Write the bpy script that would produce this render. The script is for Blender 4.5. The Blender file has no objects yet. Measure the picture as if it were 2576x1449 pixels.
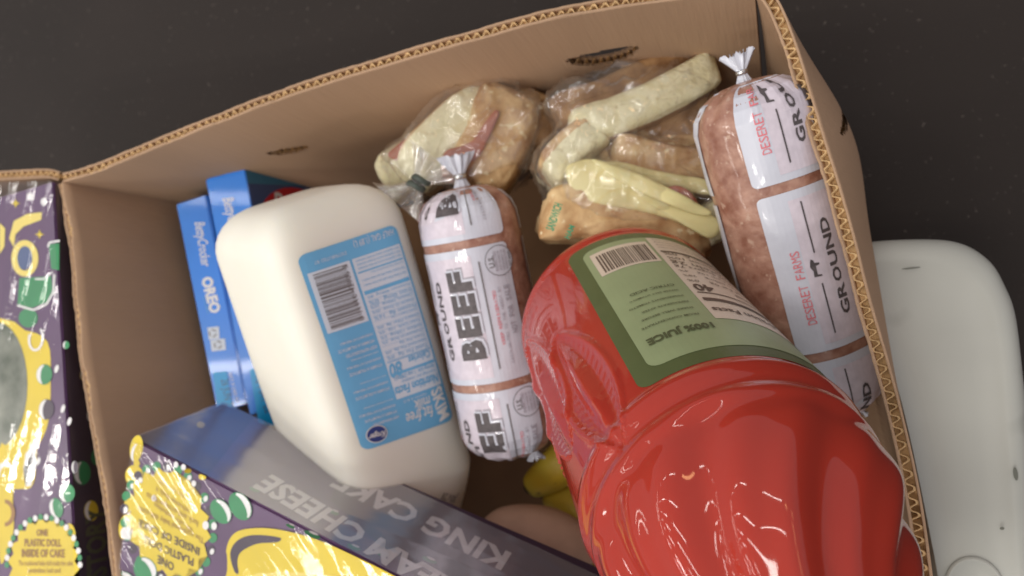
import bpy, bmesh, math, random
from math import sin, cos, pi, radians, sqrt, exp
from mathutils import Vector, Matrix, noise
from mathutils.bvhtree import BVHTree

R = random.Random(7)
scene = bpy.context.scene
col = scene.collection

# ------------------------------------------------------------------ camera
F = 1900.0                      # focal length for a picture 2576 wide
DOWN = Vector((.36, -.08, -1.)).normalized()       # straight down, in camera axes
zw = -DOWN
xw = (Vector((1, 0, 0)) - Vector((1, 0, 0)).dot(zw) * zw).normalized()
yw = zw.cross(xw)
ROT = Matrix((xw, yw, zw))      # camera axes -> world
CAMH = 0.62
LOC = Vector((0, 0, CAMH))
cam_d = bpy.data.cameras.new('camera')
cam = bpy.data.objects.new('camera', cam_d)
col.objects.link(cam)
cam_d.sensor_width = 36.0
cam_d.lens = 36.0 * F / 2576
cam_d.clip_start = .01
cam_d.clip_end = 100
cam_d.dof.use_dof = True
cam_d.dof.focus_distance = .305
cam_d.dof.aperture_fstop = 9.5
cam.matrix_world = Matrix.Translation(LOC) @ ROT.to_4x4()
scene.camera = cam

scene.view_settings.view_transform = 'Standard'
scene.view_settings.look = 'None'
scene.view_settings.gamma = 1
scene.view_settings.exposure = 0.12

# ------------------------------------------------------------------ light of the room
world = bpy.data.worlds.new('World')
scene.world = world
world.use_nodes = True
world.node_tree.nodes['Background'].inputs[0].default_value = (.93, .92, 1.0, 1)
world.node_tree.nodes['Background'].inputs[1].default_value = .38


def area(name, loc, size, power, color, aim=None):
    l = bpy.data.lights.new(name, 'AREA')
    l.shape = 'RECTANGLE'
    l.size, l.size_y = size
    l.energy = power
    l.color = color
    o = bpy.data.objects.new(name, l)
    col.objects.link(o)
    o.location = loc
    if aim is not None:
        d = Vector(aim) - Vector(loc)
        o.rotation_euler = d.to_track_quat('-Z', 'Y').to_euler()
    return o


for (y, k) in ((-2.7, 1.15), (-1.6, 1.35), (-.6, 1.35), (.2, .45), (.65, .45), (1.1, .45), (1.8, .5), (3.2, .6)):
    for (x, p) in ((-4.9, 3.6), (-2.7, 7.5), (-.6, 6.0)):
        area('tube_lamp', (x, y, 2.6), (1.1, .045), p * k, (1, .96, .90))
        if y < .1:
            area('tube_lamp', (x, y + .16, 2.6), (1.1, .045), p * k * .7, (1, .96, .90))
for (x, y) in ((-9, .2), (-9, 2.2), (-12, 1.0)):
    area('tube_lamp', (x, y, 2.6), (2.4, .1), 9, (1, .95, .86), (0, 0, .3))
for (x, y) in ((1.2, .7), (1.6, 1.6), (2.6, 2.6), (3.2, 3.4), (.9, 3.0)):
    area('warm_lamp', (x, y, 2.5), (.42, .09), 1.1, (1, .55, .25), (0, 0, .3))

# ------------------------------------------------------------------ helpers
def ray(px, py):
    return Vector(((px - 1288) / F, (724.5 - py) / F, -1.0))


def W(pc):
    return ROT @ pc + LOC


def P(px, py, d):               # pixel (2576 wide), distance along the camera axis
    return W(ray(px, py) * d)


def PH(px, py, c):              # pixel on the level plane c metres below the camera
    r = ray(px, py)
    return W(r * (c / r.dot(DOWN)))


def proj(p):
    c = ROT.transposed() @ (Vector(p) - LOC)
    return (1288 + F * c.x / -c.z, 724.5 - F * c.y / -c.z)


def lin(c):
    out = []
    for v in c:
        v = v / 255.0
        out.append(v / 12.92 if v <= .04045 else ((v + .055) / 1.055) ** 2.4)
    return (*out, 1)


def thing(name, label, cat, loc, group=None):
    o = bpy.data.objects.new(name, None)
    o.empty_display_size = .02
    col.objects.link(o)
    o.location = loc
    o['label'] = label
    o['category'] = cat
    if group:
        o['group'] = group
    return o


def wloc(o):
    v = Vector((0, 0, 0))
    while o is not None:
        v += o.location
        o = o.parent
    return v


def mk(name, verts, faces, mats, parent=None, smooth=True, midx=None, loc=None):
    me = bpy.data.meshes.new(name)
    base = wloc(parent) if parent else Vector((0, 0, 0))
    own = Vector(loc) if loc is not None else base
    me.from_pydata([tuple(Vector(v) - own) for v in verts], [], faces)
    if not isinstance(mats, (list, tuple)):
        mats = [mats]
    for m in mats:
        me.materials.append(m)
    if midx:
        me.polygons.foreach_set('material_index', midx)
    if smooth:
        me.polygons.foreach_set('use_smooth', [True] * len(me.polygons))
    me.update()
    o = bpy.data.objects.new(name, me)
    col.objects.link(o)
    if parent:
        o.parent = parent
    o.location = own - base
    return o


def recalc(o):
    bm = bmesh.new()
    bm.from_mesh(o.data)
    bmesh.ops.recalc_face_normals(bm, faces=bm.faces)
    bm.to_mesh(o.data)
    bm.free()


def catmull(pts, n, closed=False):
    pts = [Vector(p) for p in pts]
    m = len(pts)
    out = []
    segs = m if closed else m - 1
    for i in range(segs):
        if closed:
            p0, p1, p2, p3 = pts[(i - 1) % m], pts[i], pts[(i + 1) % m], pts[(i + 2) % m]
        else:
            p0, p1, p2, p3 = pts[max(i - 1, 0)], pts[i], pts[i + 1], pts[min(i + 2, m - 1)]
        for k in range(n):
            t = k / n
            out.append(.5 * ((2 * p1) + (p2 - p0) * t + (2 * p0 - 5 * p1 + 4 * p2 - p3) * t * t + (3 * p1 - p0 - 3 * p2 + p3) * t ** 3))
    if not closed:
        out.append(pts[-1])
    return out


def resample(pts, step):
    L = [0]
    for a, b in zip(pts, pts[1:]):
        L.append(L[-1] + (b - a).length)
    n = max(2, int(L[-1] / step))
    out = []
    j = 0
    for i in range(n + 1):
        s = L[-1] * i / n
        while j < len(L) - 2 and L[j + 1] < s:
            j += 1
        f = (s - L[j]) / max(1e-9, L[j + 1] - L[j])
        out.append(pts[j].lerp(pts[j + 1], f))
    return out, L[-1]


def nz(p, s, seed=0):
    return noise.noise(Vector(p) * s + Vector((seed * 7.1, seed * 3.3, seed)))


# ------------------------------------------------------------------ materials
def mat(name, rgb, rough=.6, var=.0, vscale=60, rgb2=None, bump=0, bscale=400, coat=0, sss=0, sssr=(.01, .006, .004),
        spec=.5, metal=0, detail=4, ramp=(.35, .65), stretch=(1, 1, 1), trans=0, ior=1.45, mottles=None):
    m = bpy.data.materials.new(name)
    m.use_nodes = True
    nt = m.node_tree
    b = nt.nodes['Principled BSDF']
    c = lin(rgb)
    b.inputs['Base Color'].default_value = c
    b.inputs['Roughness'].default_value = rough
    b.inputs['Specular IOR Level'].default_value = spec
    b.inputs['Metallic'].default_value = metal
    b.inputs['IOR'].default_value = ior
    if coat:
        b.inputs['Coat Weight'].default_value = coat
        b.inputs['Coat Roughness'].default_value = .04
    if trans:
        b.inputs['Transmission Weight'].default_value = trans
    if sss:
        b.inputs['Subsurface Weight'].default_value = sss
        b.inputs['Subsurface Radius'].default_value = (sssr[0] * 100, sssr[1] * 100, sssr[2] * 100)
        b.inputs['Subsurface Scale'].default_value = .01
    tc = nt.nodes.new('ShaderNodeTexCoord')
    mp = nt.nodes.new('ShaderNodeMapping')
    mp.inputs['Scale'].default_value = stretch
    nt.links.new(tc.outputs['Object'], mp.inputs[0])
    if var or rgb2:
        n = nt.nodes.new('ShaderNodeTexNoise')
        n.inputs['Scale'].default_value = vscale
        n.inputs['Detail'].default_value = detail
        nt.links.new(mp.outputs[0], n.inputs['Vector'])
        r = nt.nodes.new('ShaderNodeValToRGB')
        r.color_ramp.elements[0].position = ramp[0]
        r.color_ramp.elements[1].position = ramp[1]
        if rgb2:
            r.color_ramp.elements[0].color = c
            r.color_ramp.elements[1].color = lin(rgb2)
        else:
            r.color_ramp.elements[0].color = (c[0] * (1 - var), c[1] * (1 - var), c[2] * (1 - var), 1)
            r.color_ramp.elements[1].color = (min(1, c[0] * (1 + var)), min(1, c[1] * (1 + var)), min(1, c[2] * (1 + var)), 1)
        nt.links.new(n.outputs['Fac'], r.inputs[0])
        out = r.outputs[0]
        if mottles:
            n2 = nt.nodes.new('ShaderNodeTexNoise')
            n2.inputs['Scale'].default_value = mottles[0]
            n2.inputs['Detail'].default_value = 3
            nt.links.new(mp.outputs[0], n2.inputs['Vector'])
            r2 = nt.nodes.new('ShaderNodeValToRGB')
            r2.color_ramp.elements[0].position = mottles[1]
            r2.color_ramp.elements[1].position = mottles[1] + .06
            mx = nt.nodes.new('ShaderNodeMixRGB')
            nt.links.new(n2.outputs['Fac'], r2.inputs[0])
            nt.links.new(r2.outputs[0], mx.inputs[0])
            nt.links.new(out, mx.inputs[1])
            mx.inputs[2].default_value = lin(mottles[2])
            out = mx.outputs[0]
        nt.links.new(out, b.inputs['Base Color'])
    if bump:
        n = nt.nodes.new('ShaderNodeTexNoise')
        n.inputs['Scale'].default_value = bscale
        n.inputs['Detail'].default_value = 4
        nt.links.new(mp.outputs[0], n.inputs['Vector'])
        bp = nt.nodes.new('ShaderNodeBump')
        bp.inputs['Strength'].default_value = bump
        bp.inputs['Distance'].default_value = .001
        nt.links.new(n.outputs['Fac'], bp.inputs['Height'])
        nt.links.new(bp.outputs[0], b.inputs['Normal'])
        if coat:
            pass
    return m


def film(name, base=.06, tint=(1, 1, 1), haze=.03, rough=.1, gloss=1.0, bscale=90, bump=.35, hazecol=(.8, .8, .82), stretch=(1, 1, 1)):
    m = bpy.data.materials.new(name)
    m.use_nodes = True
    nt = m.node_tree
    nt.nodes.clear()
    out = nt.nodes.new('ShaderNodeOutputMaterial')
    tr = nt.nodes.new('ShaderNodeBsdfTransparent')
    tr.inputs[0].default_value = (*tint, 1)
    gl = nt.nodes.new('ShaderNodeBsdfGlossy')
    gl.inputs['Roughness'].default_value = rough
    gl.inputs['Color'].default_value = (gloss, gloss, gloss, 1)
    df = nt.nodes.new('ShaderNodeBsdfDiffuse')
    df.inputs[0].default_value = (*hazecol, 1)
    lw = nt.nodes.new('ShaderNodeLayerWeight')
    lw.inputs['Blend'].default_value = .5
    pw = nt.nodes.new('ShaderNodeMath')
    pw.operation = 'POWER'
    pw.inputs[1].default_value = 3.5
    fr = nt.nodes.new('ShaderNodeMath')
    fr.operation = 'MULTIPLY_ADD'
    fr.inputs[1].default_value = .5
    fr.inputs[2].default_value = base
    m1 = nt.nodes.new('ShaderNodeMixShader')
    m2 = nt.nodes.new('ShaderNodeMixShader')
    m1.inputs[0].default_value = haze
    tc = nt.nodes.new('ShaderNodeTexCoord')
    mp = nt.nodes.new('ShaderNodeMapping')
    mp.inputs['Scale'].default_value = stretch
    n = nt.nodes.new('ShaderNodeTexNoise')
    n.inputs['Scale'].default_value = bscale
    n.inputs['Detail'].default_value = 3
    n.inputs['Distortion'].default_value = .6
    bp = nt.nodes.new('ShaderNodeBump')
    bp.inputs['Strength'].default_value = bump
    bp.inputs['Distance'].default_value = .002
    nt.links.new(tc.outputs['Object'], mp.inputs[0])
    nt.links.new(mp.outputs[0], n.inputs['Vector'])
    nt.links.new(n.outputs['Fac'], bp.inputs['Height'])
    nt.links.new(bp.outputs[0], gl.inputs['Normal'])
    nt.links.new(bp.outputs[0], lw.inputs['Normal'])
    nt.links.new(lw.outputs['Facing'], pw.inputs[0])
    nt.links.new(pw.outputs[0], fr.inputs[0])
    nt.links.new(tr.outputs[0], m1.inputs[1])
    nt.links.new(df.outputs[0], m1.inputs[2])
    nt.links.new(fr.outputs[0], m2.inputs[0])
    nt.links.new(m1.outputs[0], m2.inputs[1])
    nt.links.new(gl.outputs[0], m2.inputs[2])
    nt.links.new(m2.outputs[0], out.inputs[0])
    return m


M = {}
M['floor'] = mat('dark_speckled_floor', (42, 35, 31), .85, .16, 3, bump=.25, bscale=500, mottles=(260, .68, (84, 76, 70)))
M['card'] = mat('brown_cardboard', (180, 149, 121), .85, .10, 9, bump=.35, bscale=420, spec=.15, detail=8, stretch=(1, 1, .06))
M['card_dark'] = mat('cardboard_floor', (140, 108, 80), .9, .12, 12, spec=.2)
M['card_edge'] = mat('cut_cardboard', (186, 152, 108), .9, .14, 300, bump=.5, bscale=1400, spec=.1)
M['flute'] = mat('cardboard_flute', (206, 172, 126), .9, .15, 300, bump=.4, bscale=1400, spec=.1)
M['milk'] = mat('milk_plastic', (240, 236, 222), .42, .015, 30, bump=.12, bscale=60, sss=.35, sssr=(.03, .027, .02), spec=.4)
M['milk_blue'] = mat('label_blue', (112, 180, 222), .45, .04, 40)
M['milk_pale'] = mat('label_pale', (214, 222, 232), .5)
M['navy'] = mat('navy_ink', (50, 66, 130), .5)
M['ink'] = mat('black_ink', (86, 79, 80), .5, .2, 300)
M['greyink'] = mat('grey_ink', (120, 116, 116), .5)
M['faint'] = mat('faint_ink', (165, 160, 168), .5)
M['pinkink'] = mat('pink_ink', (222, 120, 128), .5)
M['pinkwash'] = mat('pink_wash', (213, 203, 212), .33, .06, 200, bump=.6, bscale=70, coat=.4)
M['wrapwhite'] = mat('white_film_print', (206, 208, 218), .30, .05, 40, bump=.6, bscale=70, coat=.4)
M['meat'] = mat('ground_meat', (140, 92, 74), .4, 0, 130, rgb2=(186, 144, 124), bump=.7, bscale=260, coat=.5, detail=6, ramp=(.30, .70), mottles=(210, .64, (190, 156, 136)))
M['silver'] = mat('metal_clip', (205, 205, 205), .25, metal=.9)
M['juice'] = mat('red_juice_plastic', (172, 56, 42), .04, .05, 12, sss=.25, sssr=(.02, .004, .002), coat=.25, spec=.5)
M['capred'] = mat('bottle_cap', (150, 30, 24), .35)
M['label_green'] = mat('label_dark_green', (86, 96, 58), .38, .05, 60)
M['label_sage'] = mat('label_sage_green', (148, 160, 118), .35, .04, 60)
M['cream'] = mat('cream_print', (216, 198, 178), .35)
M['olive_ink'] = mat('olive_ink', (84, 88, 58), .5)
M['brown_ink'] = mat('brown_ink', (96, 78, 66), .5)
M['purple'] = mat('purple_print', (92, 62, 98), .35, .12, 20)
M['plum'] = mat('plum_print', (66, 50, 66), .35, .1, 20)
M['yellow'] = mat('yellow_print', (222, 196, 40), .4, .05, 30)
M['paleyellow'] = mat('pale_yellow_print', (232, 212, 110), .4)
M['green'] = mat('green_print', (46, 138, 84), .4, .08, 60)
M['white'] = mat('white_print', (232, 230, 228), .4)
M['tan_ink'] = mat('tan_ink', (160, 120, 66), .5)
M['window'] = mat('window_film', (84, 92, 74), .2, 0, 35, rgb2=(150, 152, 138), coat=.6)
M['blue'] = mat('blue_carton', (30, 128, 228), .3, .08, 14, coat=.3)
M['cyan'] = mat('cyan_print', (20, 160, 220), .35)
M['teal'] = mat('teal_print', (66, 128, 158), .4)
M['slate'] = mat('slate_print', (74, 92, 134), .4)
M['redspoon'] = mat('red_print', (205, 40, 50), .35)
M['crumb'] = mat('bread_crumb', (222, 214, 172), .9, 0, 120, rgb2=(236, 230, 196), bump=.8, bscale=350, sss=.1, spec=.1, mottles=(330, .60, (214, 205, 166)))
M['crust'] = mat('bread_crust', (172, 128, 84), .75, 0, 60, rgb2=(220, 190, 142), bump=.7, bscale=260, spec=.25, detail=8, ramp=(.36, .64), mottles=(150, .62, (224, 206, 166)))
M['crustdark'] = mat('dark_bread_crust', (128, 92, 60), .7, 0, 70, rgb2=(176, 138, 96), bump=.7, bscale=260, spec=.2)
M['cheese'] = mat('pale_cheese', (232, 220, 160), .4, .04, 40, sss=.2, spec=.4, bump=.15, bscale=150)
M['ham'] = mat('cooked_ham', (170, 100, 80), .35, .12, 90, sss=.15, bump=.3, bscale=200)
M['banana'] = mat('banana_peel', (200, 160, 40), .5, 0, 26, rgb2=(190, 170, 60), mottles=(70, .68, (110, 80, 30)))
M['banana_tip'] = mat('banana_tip', (70, 52, 30), .8, .2, 90)
M['potato'] = mat('potato_skin', (206, 164, 138), .7, .1, 30, bump=.4, bscale=150)
M['tub'] = mat('white_tub_plastic', (186, 187, 178), .45, .06, 7, bump=.1, bscale=40, mottles=(16, .58, (172, 173, 164)))
M['scuff'] = mat('scuff_mark', (110, 112, 102), .7)
M['film'] = film('clear_wrap', base=.05, haze=.03, rough=.06, bscale=60, bump=.12)
M['spinefilm'] = film('glossy_spine_wrap', base=.24, haze=.26, rough=.17, hazecol=(.56, .56, .62), bscale=30, bump=.05, gloss=.95)  # haze colour paints in part of the pale reflected sheen on the spine
M['bagfilm'] = film('sandwich_bag_film', base=.09, haze=.10, rough=.045, bscale=90, bump=.6, hazecol=(.6, .57, .5))
M['capfilm'] = film('tube_end_film', haze=.55, rough=.12, bscale=300, bump=.7, hazecol=(.82, .82, .85))
M['greenprint'] = mat('bag_green_print', (60, 150, 110), .5)


# ------------------------------------------------------------------ flat artwork mapped on surfaces
class Plane:
    def __init__(s, O, ex, ey):
        s.O = Vector(O)
        s.ex = Vector(ex).normalized()
        ey = Vector(ey)
        s.ey = (ey - ey.dot(s.ex) * s.ex).normalized()
        s.n = s.ex.cross(s.ey)
        if s.n.dot(LOC - s.O) < 0:
            s.n = -s.n
        s.gu = s.gv = None

    def to3d(s, u, v, z):
        return s.O + s.ex * u + s.ey * v + s.n * z

    def uv(s, px, py):
        d = ROT @ ray(px, py)
        t = (s.O - LOC).dot(s.n) / d.dot(s.n)
        q = LOC + d * t - s.O
        return Vector((q.dot(s.ex), q.dot(s.ey)))


class OnMesh(Plane):
    """plane coordinates dropped on a mesh"""
    def setmesh(s, verts, faces, g=.004):
        s.b = BVHTree.FromPolygons([Vector(v) for v in verts], faces)
        s.gu = s.gv = g

    def to3d(s, u, v, z):
        o = s.O + s.ex * u + s.ey * v
        h = s.b.ray_cast(o + s.n * .2, -s.n)
        return (h[0] if h[0] is not None else o) + s.n * (z + .00015)


class Cyl:
    def __init__(s, A, axis, r0, rfun=None, g=.0025):
        s.A = Vector(A)
        s.a = Vector(axis).normalized()
        v = LOC - s.A
        s.x = (v - v.dot(s.a) * s.a).normalized()       # angle 0 faces the viewer's side
        s.y = s.a.cross(s.x)                            # positive angle
        s.r0 = r0
        s.rf = rfun or (lambda t, a: r0)
        s.gu = g
        s.gv = g * 2.5

    def to3d(s, u, v, z):
        a = u / s.r0
        return s.A + s.a * v + (s.rf(v, a) + z) * (cos(a) * s.x + sin(a) * s.y)

    def uv(s, px, py):
        d = (ROT @ ray(px, py)).normalized()
        w = LOC - s.A
        dd = d - d.dot(s.a) * s.a
        ww = w - w.dot(s.a) * s.a
        A, B, C = dd.dot(dd), 2 * dd.dot(ww), ww.dot(ww) - s.r0 ** 2
        disc = B * B - 4 * A * C
        t = (-B - sqrt(max(0, disc))) / (2 * A)
        q = LOC + d * t - s.A
        v = q.dot(s.a)
        return Vector((math.atan2(q.dot(s.y), q.dot(s.x)) * s.r0, v))


dg = bpy.context.evaluated_depsgraph_get()
_tc = {}


def text_mesh(body, bold=0, shear=0, space=1.0):
    k = (body, bold, shear, space)
    if k not in _tc:
        c = bpy.data.curves.new('t', 'FONT')
        c.body = body
        c.offset = bold
        c.shear = shear
        c.space_character = space
        c.resolution_u = 2
        c.fill_mode = 'FRONT'
        o = bpy.data.objects.new('t', c)
        col.objects.link(o)
        bpy.context.view_layer.update()
        me = o.to_mesh()
        vs = [(v.co.x, v.co.y) for v in me.vertices]
        fs = [tuple(p.vertices) for p in me.polygons]
        o.to_mesh_clear()
        bpy.data.objects.remove(o)
        bpy.data.curves.remove(c)
        xs = [v[0] for v in vs]
        _tc[k] = (vs, fs, min(xs), max(xs))
    return _tc[k]


class Art:
    def __init__(s, surf):
        s.s = surf
        s.v, s.f, s.m, s.mats = [], [], [], []
        s.k = 0

    def mi(s, m):
        if m not in s.mats:
            s.mats.append(m)
        return s.mats.index(m)

    def uvpoly(s, pts, m, layer=1):
        b = len(s.v)
        s.k += 1
        s.v += [(p[0], p[1], layer * .00016 + s.k * 4e-7) for p in pts]
        s.f.append(tuple(range(b, b + len(pts))))
        s.m.append(s.mi(m))

    def poly(s, pts, m, layer=1, smooth=0):
        q = [s.s.uv(*p) for p in pts]
        if smooth:
            q = catmull([Vector((a[0], a[1], 0)) for a in q], smooth, True)
        s.uvpoly([(a[0], a[1]) for a in q], m, layer)

    def ell(s, cx, cy, rx, ry, m, layer=1, rot=0, n=20, a0=0, a1=360):
        pts = []
        full = (a1 - a0) >= 360
        for i in range(n if full else n + 1):
            a = radians(a0 + (a1 - a0) * i / n)
            x, y = rx * cos(a), ry * sin(a)
            pts.append((cx + x * cos(rot) - y * sin(rot), cy + x * sin(rot) + y * cos(rot)))
        s.poly(pts, m, layer)

    def ring(s, cx, cy, rx, ry, w, m, layer=1, rot=0, n=26, a0=0, a1=360):
        for i in range(n):
            q = []
            for (aa, k) in ((i, 0), (i + 1, 0), (i + 1, 1), (i, 1)):
                a = radians(a0 + (a1 - a0) * aa / n)
                x, y = (rx - w * k) * cos(a), (ry - w * k) * sin(a)
                q.append((cx + x * cos(rot) - y * sin(rot), cy + x * sin(rot) + y * cos(rot)))
            s.poly(q, m, layer)

    def line(s, pts, w, m, layer=1):
        for a, b in zip(pts, pts[1:]):
            dx, dy = b[0] - a[0], b[1] - a[1]
            L = max(1e-6, math.hypot(dx, dy))
            nx, ny = -dy / L * w / 2, dx / L * w / 2
            s.poly([(a[0] + nx, a[1] + ny), (b[0] + nx, b[1] + ny), (b[0] - nx, b[1] - ny), (a[0] - nx, a[1] - ny)], m, layer)

    def text(s, body, start, end, m, layer=3, hscale=1.0, bold=0, shear=0, space=1.0, flip=False):
        """baseline from pixel start to pixel end; hscale stretches the letters' height"""
        a, b = s.s.uv(*start), s.s.uv(*end)
        s.uvtext(body, a, b, m, layer, hscale, bold, shear, space)

    def uvtext(s, body, a, b, m, layer=3, hscale=1.0, bold=0, shear=0, space=1.0):
        vs, fs, x0, x1 = text_mesh(body, bold, shear, space)
        d = Vector((b[0] - a[0], b[1] - a[1]))
        sc = d.length / (x1 - x0)
        d.normalize()
        # letters stand to the left of the baseline seen from outside the surface
        e = 1e-3
        p0 = s.s.to3d(a[0], a[1], 0)
        pd = s.s.to3d(a[0] + d.x * e, a[1] + d.y * e, 0) - p0
        nn = (LOC - p0).normalized()
        up = Vector((-d.y, d.x))
        pu = s.s.to3d(a[0] + up.x * e, a[1] + up.y * e, 0) - p0
        if pd.cross(pu).dot(nn) < 0:
            up = -up
        k = len(s.v)
        for (x, y) in vs:
            q = Vector((a[0], a[1])) + d * ((x - x0) * sc) + up * (y * sc * hscale)
            s.v.append((q.x, q.y, layer * .00016 + s.k * 4e-7))
        s.k += 1
        mi = s.mi(m)
        for f in fs:
            s.f.append(tuple(k + i for i in f))
            s.m.append(mi)

    def build(s, name, parent):
        bm = bmesh.new()
        vs = [bm.verts.new(v) for v in s.v]
        for f, m in zip(s.f, s.m):
            try:
                fc = bm.faces.new([vs[i] for i in f])
                fc.material_index = m
            except ValueError:
                pass
        bmesh.ops.triangulate(bm, faces=[f for f in bm.faces if len(f.verts) > 4])
        if s.s.gu:
            for ax, g in ((0, s.s.gu), (1, s.s.gv)):
                lo = min(v.co[ax] for v in bm.verts)
                hi = max(v.co[ax] for v in bm.verts)
                k = math.ceil(lo / g)
                while k * g < hi:
                    co = [0, 0, 0]
                    no = [0, 0, 0]
                    co[ax] = k * g + 1e-6
                    no[ax] = 1
                    bmesh.ops.bisect_plane(bm, geom=bm.verts[:] + bm.edges[:] + bm.faces[:], plane_co=co, plane_no=no)
                    k += 1
        bm.verts.index_update()
        V = [s.s.to3d(*v.co) for v in bm.verts]
        Fc = [tuple(v.index for v in f.verts) for f in bm.faces]
        mi = [f.material_index for f in bm.faces]
        bm.free()
        # orient toward the viewer
        F2 = []
        for f in Fc:
            a, b, c = V[f[0]], V[f[1]], V[f[2]]
            F2.append(f if (b - a).cross(c - a).dot(LOC - a) > 0 else f[::-1])
        return mk(name, V, F2, [M[m] for m in s.mats], parent, False, mi)


# ------------------------------------------------------------------ floor
def level(c):
    return CAMH - c


FLOOR_C = .615
zf = level(FLOOR_C)
mkf = mk('floor', [(-6, -6, zf), (6, -6, zf), (6, 6, zf), (-6, 6, zf)], [(0, 1, 2, 3)], M['floor'], None, False)
mkf['kind'] = 'structure'

# ------------------------------------------------------------------ corrugated cartons
DN = Vector((0, 0, -1))


def band(name, Wf, s0, s1, h0, h1, w, th, m, parent, ds=.003, dh=.01, jag=0, holes=None, flute=None):
    """a thin sheet of the wall between lengths s0..s1 and depths h0..h1; w offset outward"""
    ns = max(2, int((s1 - s0) / ds))
    nh = max(1, int((h1 - h0) / dh))
    V, Fc = [], []
    for side in (0, 1):
        for j in range(nh + 1):
            for i in range(ns + 1):
                s = s0 + (s1 - s0) * i / ns
                h = h0 + (h1 - h0) * j / nh
                if j == 0 and jag:
                    h += jag * (.5 * noise.noise(Vector((s * 220, w * 900, 1))) + .8 * noise.noise(Vector((s * 45, w * 300, 4))))
                ww = w(s) if callable(w) else w
                V.append(Wf(s, h, ww + side * th))
    N = (ns + 1) * (nh + 1)
    for j in range(nh):
        for i in range(ns):
            sc = s0 + (s1 - s0) * (i + .5) / ns
            hc = h0 + (h1 - h0) * (j + .5) / nh
            if holes and any(hf(sc, hc) for hf in holes):
                continue
            a = j * (ns + 1) + i
            q = (a, a + 1, a + ns + 2, a + ns + 1)
            Fc.append(q)
            Fc.append(tuple(x + N for x in q[::-1]))
    for i in range(ns):
        Fc.append((i, i + N, i + 1 + N, i + 1))
    o = mk(name, V, Fc, m, parent)
    return o


def wallfun(rim_pts, bulge, sgn):
    """rim_pts world polyline -> function (s, h, w)"""
    pts, L = resample(rim_pts, .002)
    n = len(pts)
    T = []
    for i in range(n):
        t = pts[min(n - 1, i + 6)] - pts[max(0, i - 6)]
        t.z = 0
        T.append(t.normalized())

    def f(s, h, w):
        x = max(0, min(.99999, s / L)) * (n - 1)
        i = int(x)
        fr = x - i
        q = pts[i].lerp(pts[min(n - 1, i + 1)], fr)
        t = T[i].lerp(T[min(n - 1, i + 1)], fr)
        nrm = Vector((t.y, -t.x, 0)) * sgn
        extra = s - max(0, min(L, s))
        return q + t * extra + nrm * (w + bulge(s / L, h)) + DN * h
    return f, L


def flutes(name, Wf, s0, s1, h0, h1, th, lam, m, parent, seed=0):
    n = int((s1 - s0) / lam * 10)
    V, Fc = [], []
    for j, h in enumerate((h0, h0 + .004, h1)):
        for i in range(n + 1):
            s = s0 + (s1 - s0) * i / n
            ph = 2 * pi * s / lam + 4.2 * noise.noise(Vector((s * 34, seed, 0)))
            w = th * .42 + th * ((.33 + .08 * noise.noise(Vector((s * 70, seed, 5)))) * max(-1, min(1, 1.25 * sin(ph))))
            hh = h + (.0009 * noise.noise(Vector((s * 300, seed, 2))) + .0006 if j == 0 else 0)
            V.append(Wf(s, hh, w))
    N = n + 1
    for j in range(2):
        for i in range(n):
            a = j * N + i
            Fc.append((a, a + 1, a + N + 1, a + N))
    b0 = len(V)
    k3 = n // 4
    for i in range(k3 + 1):
        s = s0 + (s1 - s0) * i / k3
        hp = h0 + .0042 + .0022 * noise.noise(Vector((s * 150, seed, 7)))
        V += [Wf(s, hp, 0), Wf(s, hp, th)]
    plug = [(b0 + 2 * i, b0 + 2 * i + 1, b0 + 2 * i + 3, b0 + 2 * i + 2) for i in range(k3)]  # added strip closing the flute pockets, so their shade stays lighter
    base = b0
    V, VP = V[:b0], V[b0:]
    V2 = [v.copy() for v in V]
    for i in range(len(V)):
        k = i % N
        s = s0 + (s1 - s0) * k / n
        V2[i] = V[i] + (Wf(s, 0, 1) - Wf(s, 0, 0)) * .0012
    F2 = [tuple(x + base for x in f[::-1]) for f in Fc] + [(i, i + base, i + 1 + base, i + 1) for i in range(n)]
    off = len(V) + len(V2) - b0
    o = mk(name, V + V2 + VP, Fc + F2 + [tuple(x + off for x in f) for f in plug], m, parent)
    o['kind'] = 'stuff'
    return o


def find_sh(Wf, L, px, py, hmax=.2):
    best = None
    for i in range(200):
        for j in range(60):
            s, h = L * i / 199, hmax * j / 59
            q = proj(Wf(s, h, 0))
            e = (q[0] - px) ** 2 + (q[1] - py) ** 2
            if best is None or e < best[0]:
                best = (e, s, h)
    return best[1], best[2]


RIM = .38
HGT = FLOOR_C - RIM - .002
back_px = [(158, 458), (253, 429), (496, 330), (744, 237), (992, 160), (1278, 78), (1400, 47), (1600, 12), (1750, -6), (1898, -22)]
right_px = [(1898, -22), (1936, 34), (1978, 148), (2031, 328), (2074, 466), (2111, 598), (2153, 762), (2221, 1003), (2275, 1242), (2305, 1449), (2335, 1680)]
left_px = [(158, 458), (176, 560), (190, 650), (207, 857), (243, 1085), (272, 1256), (296, 1449), (322, 1680)]

carton = thing('cardboard_carton', 'large open brown carton holding the milk, juice, beef and sandwiches', 'carton', P(1200, 700, .7) * 0 + Vector((PH(1200, 700, FLOOR_C).x, PH(1200, 700, FLOOR_C).y, zf)))


def rim3(pxs, c=RIM):
    pts = [PH(x, y, c) for x, y in pxs]
    return catmull(pts, 12)


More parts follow.
